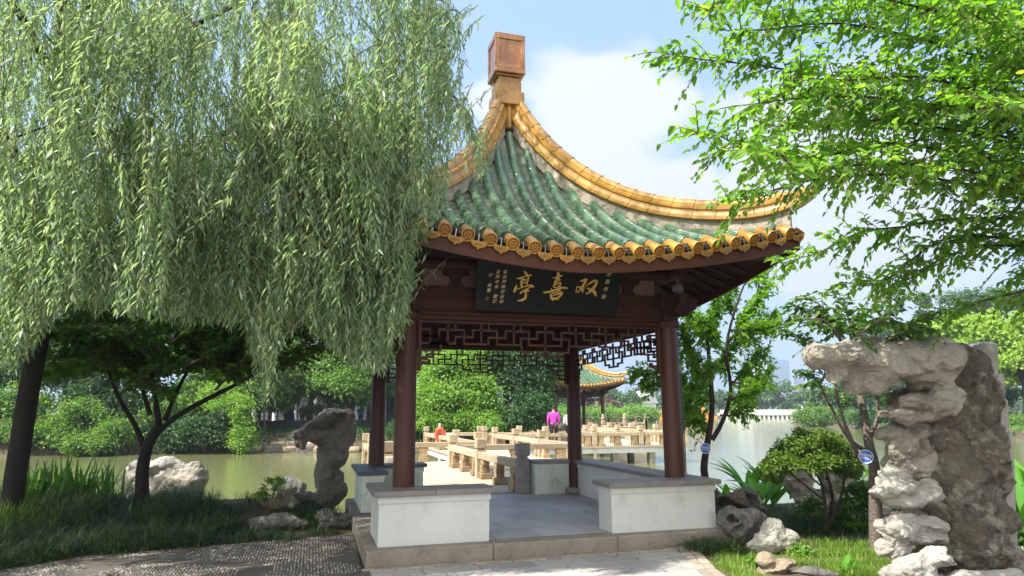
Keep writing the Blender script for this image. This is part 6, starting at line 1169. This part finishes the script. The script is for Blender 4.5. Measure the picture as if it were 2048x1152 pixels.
# white stone bridge
A = pd(1438, 836, 225); B_ = pd(1612, 836, 225); A[2] = B_[2] = -.8; u = norm(B_-A); Lb = np.linalg.norm(B_-A); ang_ = math.atan2(u[1], u[0]); Mb = Matrix.Translation(Vector(A)) @ Matrix.Rotation(ang_, 4, 'Z'); s = 225/FPX
wbr = thing('stone_bridge', 'long white stone bridge with a central arch across the far side of the lake', 'bridge', tuple(A)); ac = 50*s; hw = 14*s
b = MB(); poly = [(0, 1.05), (Lb, 1.05), (Lb, 1.75)]+[(Lb-1, 1.75), (ac+22*s, 1.8), (ac+10*s, 3.0), (ac, 3.5), (ac-10*s, 3.0), (ac-22*s, 1.8), (0, 1.75)]; b.prism(poly, -1.6, 1.6, Mb @ Matrix.Rotation(math.pi/2, 4, 'X')); b.build('deck', 'farstone', wbr)
b = MB(); r0 = 5.6*s
ringo = [(ac+hw, 0), (ac+hw, 2.6), (ac-hw, 2.6), (ac-hw, 0)]+[(ac-r0*math.cos(t_), 1.9*math.sin(t_)) for t_ in np.linspace(0, math.pi, 12)]; b.prism(ringo, -1.75, 1.75, Mb @ Matrix.Rotation(math.pi/2, 4, 'X')); b.build('arch_span', 'farstone', wbr)
for x in [ac-hw-6*s-i*8*s for i in range(4)]+[ac+hw+6*s+i*9*s for i in range(11)]:
    if 0 < x < Lb: b = MB(); b.box(x-.35, x+.35, -1.3, 1.3, -.4, 1.05, Mb); b.build('pier', 'farstone', wbr)
for k in range(44):
    x = (k+.5)*Lb/44; zz = float(np.interp(x, [ac-22*s, ac-10*s, ac, ac+10*s, ac+22*s], [1.8, 3.0, 3.5, 3.0, 1.8])); b = MB(); b.box(x-.14, x+.14, -1.6, -1.35, zz, zz+1.15, Mb); b.build('railing_post', 'farstone', wbr)
b = MB(); q = [(x, float(np.interp(x, [ac-22*s, ac-10*s, ac, ac+10*s, ac+22*s], [1.8, 3.0, 3.5, 3.0, 1.8]))) for x in (0, ac-22*s, ac-10*s, ac, ac+10*s, ac+22*s, Lb)]; b.prism([(x, z+.1) for x, z in q]+[(x, z+.8) for x, z in q[::-1]], 1.42, 1.52, Mb @ Matrix.Rotation(math.pi/2, 4, 'X')); b.build('railing', 'farstone', wbr)
# two yellow boats
def boat(px0, px1, D, label, deck2):
    A = pd(px0, 836, D); B_ = pd(px1, 836, D); A[2] = B_[2] = -.8; Lb = np.linalg.norm(B_-A); u = norm(B_-A); M_ = Matrix.Translation(Vector(A)) @ Matrix.Rotation(math.atan2(u[1], u[0]), 4, 'Z'); rt = thing('tour_boat', label, 'boat', tuple(A), 'yellow tour boats moored on the far side'); RX = Matrix.Rotation(math.pi/2, 4, 'X')
    b = MB(); b.prism([(.6, -.2), (Lb-.6, -.2), (Lb+.3, .8), (Lb-.8, .62), (.8, .62), (-.3, .8)], -1.4, 1.4, M_ @ RX); b.build('hull', 'boaty', rt)
    b = MB(); b.prism([(.8, 2.1), (Lb-.8, 2.1), (Lb-.2, 2.45), (Lb-1.4, 2.6), (1.4, 2.6), (.2, 2.45)], -1.5, 1.5, M_ @ RX)
    if deck2: b.prism([(Lb*.35, 3.0), (Lb*.65, 3.0), (Lb*.7, 3.3), (Lb*.5, 3.9), (Lb*.3, 3.3)], -1, 1, M_ @ RX); b.box(Lb*.38, Lb*.62, -.8, .8, 2.61, 3.0, M_)
    b.build('roof', 'boaty', rt); b = MB(); b.box(1.2, Lb-1.2, -1.1, 1.1, .63, 2.09, M_); b.build('cabin', 'boatr', rt)
    n = 12
    for i in range(n): x = 1.2+(Lb-2.4)*i/(n-1); b = MB(); b.box(x-.12, x+.12, -1.25, -1.12, .63, 2.09, M_); b.build('cabin_post', 'boaty', rt)
boat(1312, 1362, 226, 'yellow and red tour boat left of the front right column', False); boat(1374, 1432, 226, 'yellow and red tour boat with a raised roof, right of the front right column', True)
# far buildings
def tower(px0, px1, top, D, m, label, crown_=0, base=812):
    A = pd(px0, base, D); B_ = pd(px1, base, D); T = pd((px0+px1)/2, top, D); g = -1.; Lb = np.linalg.norm((B_-A)[:2]); u = norm(np.append((B_-A)[:2], 0)); M_ = Matrix.Translation((A[0], A[1], g)) @ Matrix.Rotation(math.atan2(u[1], u[0])+.25, 4, 'Z'); rt = thing('tower_block', label, 'building', (A[0], A[1], g), 'hazy towers on the skyline'); H = T[2]-g
    b = MB(); b.box(0, Lb*.9, 0, Lb*.7, 0, H, M_); b.build('tower_body', m, rt)
    b = MB(); b.box(Lb*.1, Lb*.8, Lb*.1, Lb*.6, H+.05, H*1.02+1, M_)
    if crown_: b.box(Lb*.2, Lb*.26, Lb*.3, Lb*.36, H*1.02+1.05, H*1.02+1+crown_, M_)
    b.build('roof_plant', m, rt)
for q in ((1503, 1522, 734, 820, 'towerp', 'narrow pinkish white tower, left of the skyline group', 2), (1521, 1545, 728, 800, 'towerp', 'broad pinkish white ribbed tower in the skyline group', 3), (1540, 1568, 713, 900, 'towerb', 'tallest blue glass tower with a slanting top', 8), (1560, 1592, 720, 950, 'towerb', 'pale blue glass tower right of the tallest one', 0), (1592, 1622, 740, 1050, 'towerb', 'hazy blue tower partly behind the rock tip', 0), (1494, 1506, 744, 1000, 'towerb', 'slim faint tower at the left end of the skyline', 0), (1250, 1270, 776, 1100, 'towerb', 'faint grey block over the far trees by the distant pavilion', 0)): tower(q[0], q[1], q[2], q[3], q[4], q[5], q[6])
hb_ = thing('lakeside_house', 'grey roofed white house among the far trees, left of the front right column', 'building', tuple(pd(1290, 822, 240))); M_ = Matrix(((HR[0], HF[0], 0, pd(1290, 822, 240)[0]), (HR[1], HF[1], 0, pd(1290, 822, 240)[1]), (0, 0, 1, -.5), (0, 0, 0, 1)))
b = MB(); b.box(-4, 4, 0, 8, 0, 5, M_); b.box(0, 4, 9, 16, 0, 10.5, M_); b.build('wall', 'whitepaint', hb_); b = MB(); b.prism([(-.8, 5.01), (8.8, 5.01), (4, 7.5)], -4.8, 4.8, M_ @ Matrix(((0, 0, 1, 0), (1, 0, 0, 0), (0, 1, 0, 0), (0, 0, 0, 1)))); b.box(-.6, 4.6, 8.4, 16.6, 10.55, 11.2, M_); b.build('roof', 'roofgrey', hb_)
for i in range(4): b = MB(); b.box(-3.4+i*1.9, -2.2+i*1.9, -.06, -.01, 1, 3.4, M_); b.build('window', 'darkwall', hb_)
hc_ = thing('lakeside_house', 'pale gabled house half hidden behind the tree right of the white bridge arch', 'building', tuple(pd(1612, 815, 262))); M_ = Matrix(((HR[0], HF[0], 0, pd(1612, 815, 262)[0]), (HR[1], HF[1], 0, pd(1612, 815, 262)[1]), (0, 0, 1, -.5), (0, 0, 0, 1)))
b = MB(); b.box(-5, 5, 0, 8, 0, 7, M_); b.build('wall', 'whitepaint', hc_); b = MB(); b.prism([(-5.8, 7.01), (5.8, 7.01), (0, 12)], 0, -8, M_ @ Matrix.Rotation(math.pi/2, 4, 'X')); b.build('roof', 'roofgrey', hc_)
for i in range(3): b = MB(); b.box(-3.8+i*2.8, -2.2+i*2.8, -.06, -.01, 1.5, 4.5, M_); b.build('window', 'darkwall', hc_)
far = thing('distant_woods', None, None, (0, 0, 0)); bpy.data.objects.remove(far)
Cc = []; Rr = []
for i in range(420):
    x = rng.uniform(-300, 2500); D = rng.uniform(300, 420); c = pd(x, 815, D); c[2] = rng.uniform(1, 9); Cc.append(c); Rr.append(rng.uniform(4, 7))
V, F = crown(Cc, Rr, [40]*len(Cc), 1.9, wr=.9); tag(mk('distant_woods', V, F, 'farleaf', None, origin=(100, 350, 0)), 'continuous far off wood along the horizon behind the lake', 'woods', None, 'stuff')
# ================================================================== orange lifebuoy on the bridge
c = pd(880, 872, 27); lb2 = thing('lifebuoy', 'orange red lifebuoy hanging on a post with a white card at the bridge', 'lifebuoy', (c[0], c[1], -.4))
b = MB(); V = []; F = []
for i in range(28):
    a = 2*math.pi*i/28
    for k in range(10): e = 2*math.pi*k/10; r_ = .19+.10*math.cos(e); q = c+HR*r_*math.cos(a)*.75+np.array([0, 0, r_*math.sin(a)*1.15+.05])+HF*.095*math.sin(e); V.append(q)
for i in range(28):
    for k in range(10): F.append((i*10+k, ((i+1) % 28)*10+k, ((i+1) % 28)*10+(k+1) % 10, i*10+(k+1) % 10))
b.add(V, F); b.build('ring', 'orange', lb2, smooth=True); b = MB(); b.tube([(c[0], c[1]+.1, -.9), (c[0], c[1]+.1, c[2]+.5)], .04, 8); b.build('stand', 'whitepaint', lb2)
b = MB(); q = c+HR*.42; b.box(q[0]-.13, q[0]+.13, q[1], q[1]+.02, q[2]-.2, q[2]+.1); b.build('card', 'whitepaint', lb2)
# ================================================================== people
def skinmesh(name, J, E, m, parent=None, sub=2):
    me = bpy.data.meshes.new(name); keys = list(J); me.from_pydata([J[k][0] for k in keys], [(keys.index(a), keys.index(b)) for a, b in E], []); o = bpy.data.objects.new(name, me); link(o)
    sk = o.modifiers.new('s', 'SKIN'); 
    for i, k in enumerate(keys):
        r_ = J[k][1]; me.skin_vertices[0].data[i].radius = r_ if hasattr(r_, '__len__') else (r_, r_); me.skin_vertices[0].data[i].use_root = (i == 0)
    sk.use_smooth_shade = True; md = o.modifiers.new('u', 'SUBSURF'); md.levels = sub; md.render_levels = sub
    dg = bpy.context.evaluated_depsgraph_get(); m2 = bpy.data.meshes.new_from_object(o.evaluated_get(dg)); bpy.data.objects.remove(o); V = [v.co.copy() for v in m2.vertices]; F = [tuple(p.vertices) for p in m2.polygons]; bpy.data.meshes.remove(m2); return V, F
def person(loc, hd, label, top, legs, H=1.62, sit=False, arms='down', bag=False, group=None, turn=0.0):
    rt = thing('person', label, 'person', tuple(loc), group); k = H/1.70; M_ = Matrix.Translation(Vector(loc)) @ Matrix.Rotation(hd, 4, 'Z') @ Matrix.Scale(k, 4); y0 = -.42 if sit else 0
    zp = .90 if not sit else .50; J = {}; J['pel'] = ((0, 0, zp), (.13, .10)); J['wst'] = ((0, 0, zp+.16), (.115, .088)); J['chs'] = ((0, .0, zp+.38), (.15, .105)); J['nkb'] = ((0, .0, zp+.54), (.06, .055)); J['nk'] = ((0, .012, zp+.60), (.048, .05)); J['hd'] = ((0, .025, zp+.70), (.072, .088)); J['top'] = ((0, .015, zp+.785), (.055, .07)); E_ = [('pel', 'wst'), ('wst', 'chs'), ('chs', 'nkb'), ('nkb', 'nk'), ('nk', 'hd'), ('hd', 'top')]
    for s_, n in ((1, 'r'), (-1, 'l')):
        if sit: kn = (s_*.12, .42, .50); an = (s_*.12, .44, .10)
        else: kn = (s_*.09, .03+.05*s_, .48); an = (s_*.09, -.02+.10*s_, .08)
        J['hp'+n] = ((s_*.095, 0, zp-.04), .09); J['kn'+n] = (kn, .058); J['an'+n] = (an, .04); J['ft'+n] = ((an[0], an[1]+.14, .035), (.04, .03)); E_ += [('pel', 'hp'+n), ('hp'+n, 'kn'+n), ('kn'+n, 'an'+n), ('an'+n, 'ft'+n)]
        if arms == 'down': el = (s_*.235, -.02, zp+.24); wr_ = (s_*.23, .06, zp-.02); hn = (s_*.225, .08, zp-.09); fd = (0, .02, -.05)
        else: el = (s_*.21, .10, zp+.22); wr_ = (s_*.12, .30, zp+.22); hn = (s_*.09, .37, zp+.24); fd = (-s_*.02, .05, .0)
        J['sh'+n] = ((s_*.19, 0, zp+.46), .062); J['el'+n] = (el, .043); J['wr'+n] = (wr_, .028); J['hn'+n] = (hn, (.036, .018)); E_ += [('chs', 'sh'+n), ('sh'+n, 'el'+n), ('el'+n, 'wr'+n), ('wr'+n, 'hn'+n)]
        for f in range(5):
            o_ = (f-2)*.014; ln_ = (.62, 1, 1.12, 1.02, .8)[f]; b0 = (hn[0]+(.0 if f else -s_*.02), hn[1]+o_, hn[2]-.01); J[f'f{n}{f}'] = ((b0[0]+fd[0]*ln_, b0[1]+fd[1]*ln_, b0[2]+fd[2]*ln_), .008); J[f'g{n}{f}'] = ((b0[0]+fd[0]*ln_*1.6+(-s_*.008), b0[1]+fd[1]*ln_*1.6, b0[2]+fd[2]*ln_*1.6), .0065); E_ += [('hn'+n, f'f{n}{f}'), (f'f{n}{f}', f'g{n}{f}')]
    V, F = skinmesh('b', J, E_, None)
    # face: nose, ears, eye sockets as small bumps of the same surface
    hd_ = Vector((0, .025, zp+.70)); V2 = []
    for v in V:
        v = Vector(v); d = v-hd_
        if d.length < .16 and v.y > .07:
            v.y += .022*math.exp(-((v.x/.012)**2+((d.z+.005)/.018)**2))-.010*math.exp(-(((abs(v.x)-.03)/.014)**2+((d.z-.022)/.014)**2))+.006*math.exp(-((v.x/.022)**2+((d.z+.045)/.010)**2))
        if d.length < .16 and abs(v.x) > .055: v.x += math.copysign(.014*math.exp(-((v.y-.02)/.02)**2-((d.z)/.03)**2), v.x)
        V2.append(M_ @ v)
    mk('body', V2, F, 'skin', rt, smooth=True)
    def sub(keys, ed, m, name, gr=.014, ren={}):
        JJ = {q: (J[q][0], tuple(a+gr for a in (J[q][1] if hasattr(J[q][1], '__len__') else (J[q][1],)*2))) for q in keys}
        for q, p in ren.items(): JJ[q] = (p, JJ[q][1])
        V, F = skinmesh(name, JJ, ed, None); mk(name, [M_ @ Vector(v) for v in V], F, m, rt, smooth=True)
    def mixp(a, c, t): return tuple(J[a][0][i]*(1-t)+J[c][0][i]*t for i in range(3))
    sub(['pel', 'wst', 'chs', 'nkb', 'shr', 'elr', 'wrr', 'shl', 'ell', 'wrl'], [('pel', 'wst'), ('wst', 'chs'), ('chs', 'nkb'), ('chs', 'shr'), ('shr', 'elr'), ('elr', 'wrr'), ('chs', 'shl'), ('shl', 'ell'), ('ell', 'wrl')], top, 'shirt', .028, {'wrr': mixp('elr', 'wrr', .8), 'wrl': mixp('ell', 'wrl', .8), 'pel': (0, 0, zp-.03)})
    sub(['pel', 'hpr', 'knr', 'anr', 'hpl', 'knl', 'anl'], [('pel', 'hpr'), ('hpr', 'knr'), ('knr', 'anr'), ('pel', 'hpl'), ('hpl', 'knl'), ('knl', 'anl')], legs, 'trousers', .012)
    V, F = skinmesh('h', {'a': ((0, -.045, zp+.665), (.115, .105)), 'b': ((0, -.02, zp+.82), (.105, .115))}, [('a', 'b')], None); mk('hair', [M_ @ Vector(v) for v in V], F, 'hair', rt, smooth=True)
    b = MB()
    for s_, n in ((1, 'r'), (-1, 'l')): a = J['an'+n][0]; V, F = skinmesh('s', {'a': ((a[0], a[1]-.03, .045), (.05, .042)), 'b': ((a[0], a[1]+.15, .035), (.045, .03))}, [('a', 'b')], None); b.add([M_ @ Vector(v) for v in V], F)
    b.build('shoes', 'metal', rt, smooth=True)
    if bag:
        b = MB(); c_ = M_ @ Vector((-.27, -.05, zp-.02)); b.lathe(c_, [(.05, -.16), (.13, -.13), (.15, 0), (.10, .12), (.03, .15)], 14); b.tube([c_+Vector((0, 0, .14)), M_ @ Vector((-.2, .02, zp+.40)), M_ @ Vector((-.16, 0, zp+.53))], .015, 6); tag(b.build('shoulder_bag', 'metal', None, smooth=True), 'black shoulder bag carried by the person in white behind the back right column', 'bag')
    return rt
c = pd(1107, 812, 29.0); person((c[0], c[1], 0), -.35, 'person in a bright purple long sleeved top walking away on the zigzag bridge', 'purple', 'darkcloth', H=(c[2]+.0)*1.0)
c = pd(1138, 819, 29.8); person((c[0], c[1], 0), -.25, 'person in a pale top partly hidden by the back right column, on the zigzag bridge', 'whitecloth', 'darkcloth', H=c[2], bag=True)
for x, y, D, hd, lab, tp, sit in ((500, 828, 48.5, 2.0, 'seated person in a white shirt on the low wall, left far bank', 'whitecloth', True), (468, 828, 48.5, 3.4, 'seated person in a red shirt on the left far bank', 'redcloth', True), (618, 815, 51, 3.0, 'standing person in dark clothes beside the thick trunk, left far bank', 'darkcloth', False), (722, 818, 51, 3.0, 'standing person in blue clothes right of the slim crooked trunk', 'bluetag', False), (606, 816, 51.5, 3.3, 'standing person in black partly behind the thick trunk', 'darkcloth', False)):
    c = pd(x, y, D); person((c[0], c[1], gz(c[0], c[1]) if not sit else c[2]-1.15), hd, lab, tp, 'darkcloth', sit=sit, arms='front' if sit else 'down')
# ================================================================== haze
b = MB(); b.box(-1500, 2200, -700, 2300, -3.2, 320); hz = b.build('haze', 'whitepaint', None); hz.data.materials.clear(); m = bpy.data.materials.new('haze'); m.use_nodes = True; t = m.node_tree; t.nodes.clear(); pv = t.nodes.new('ShaderNodeVolumePrincipled'); pv.inputs['Color'].default_value = (.78, .88, 1, 1); pv.inputs['Density'].default_value = .0006; pv.inputs['Anisotropy'].default_value = .3; om = t.nodes.new('ShaderNodeOutputMaterial'); t.links.new(pv.outputs[0], om.inputs['Volume']); hz.data.materials.append(m); tag(hz, None, None, None, 'stuff')
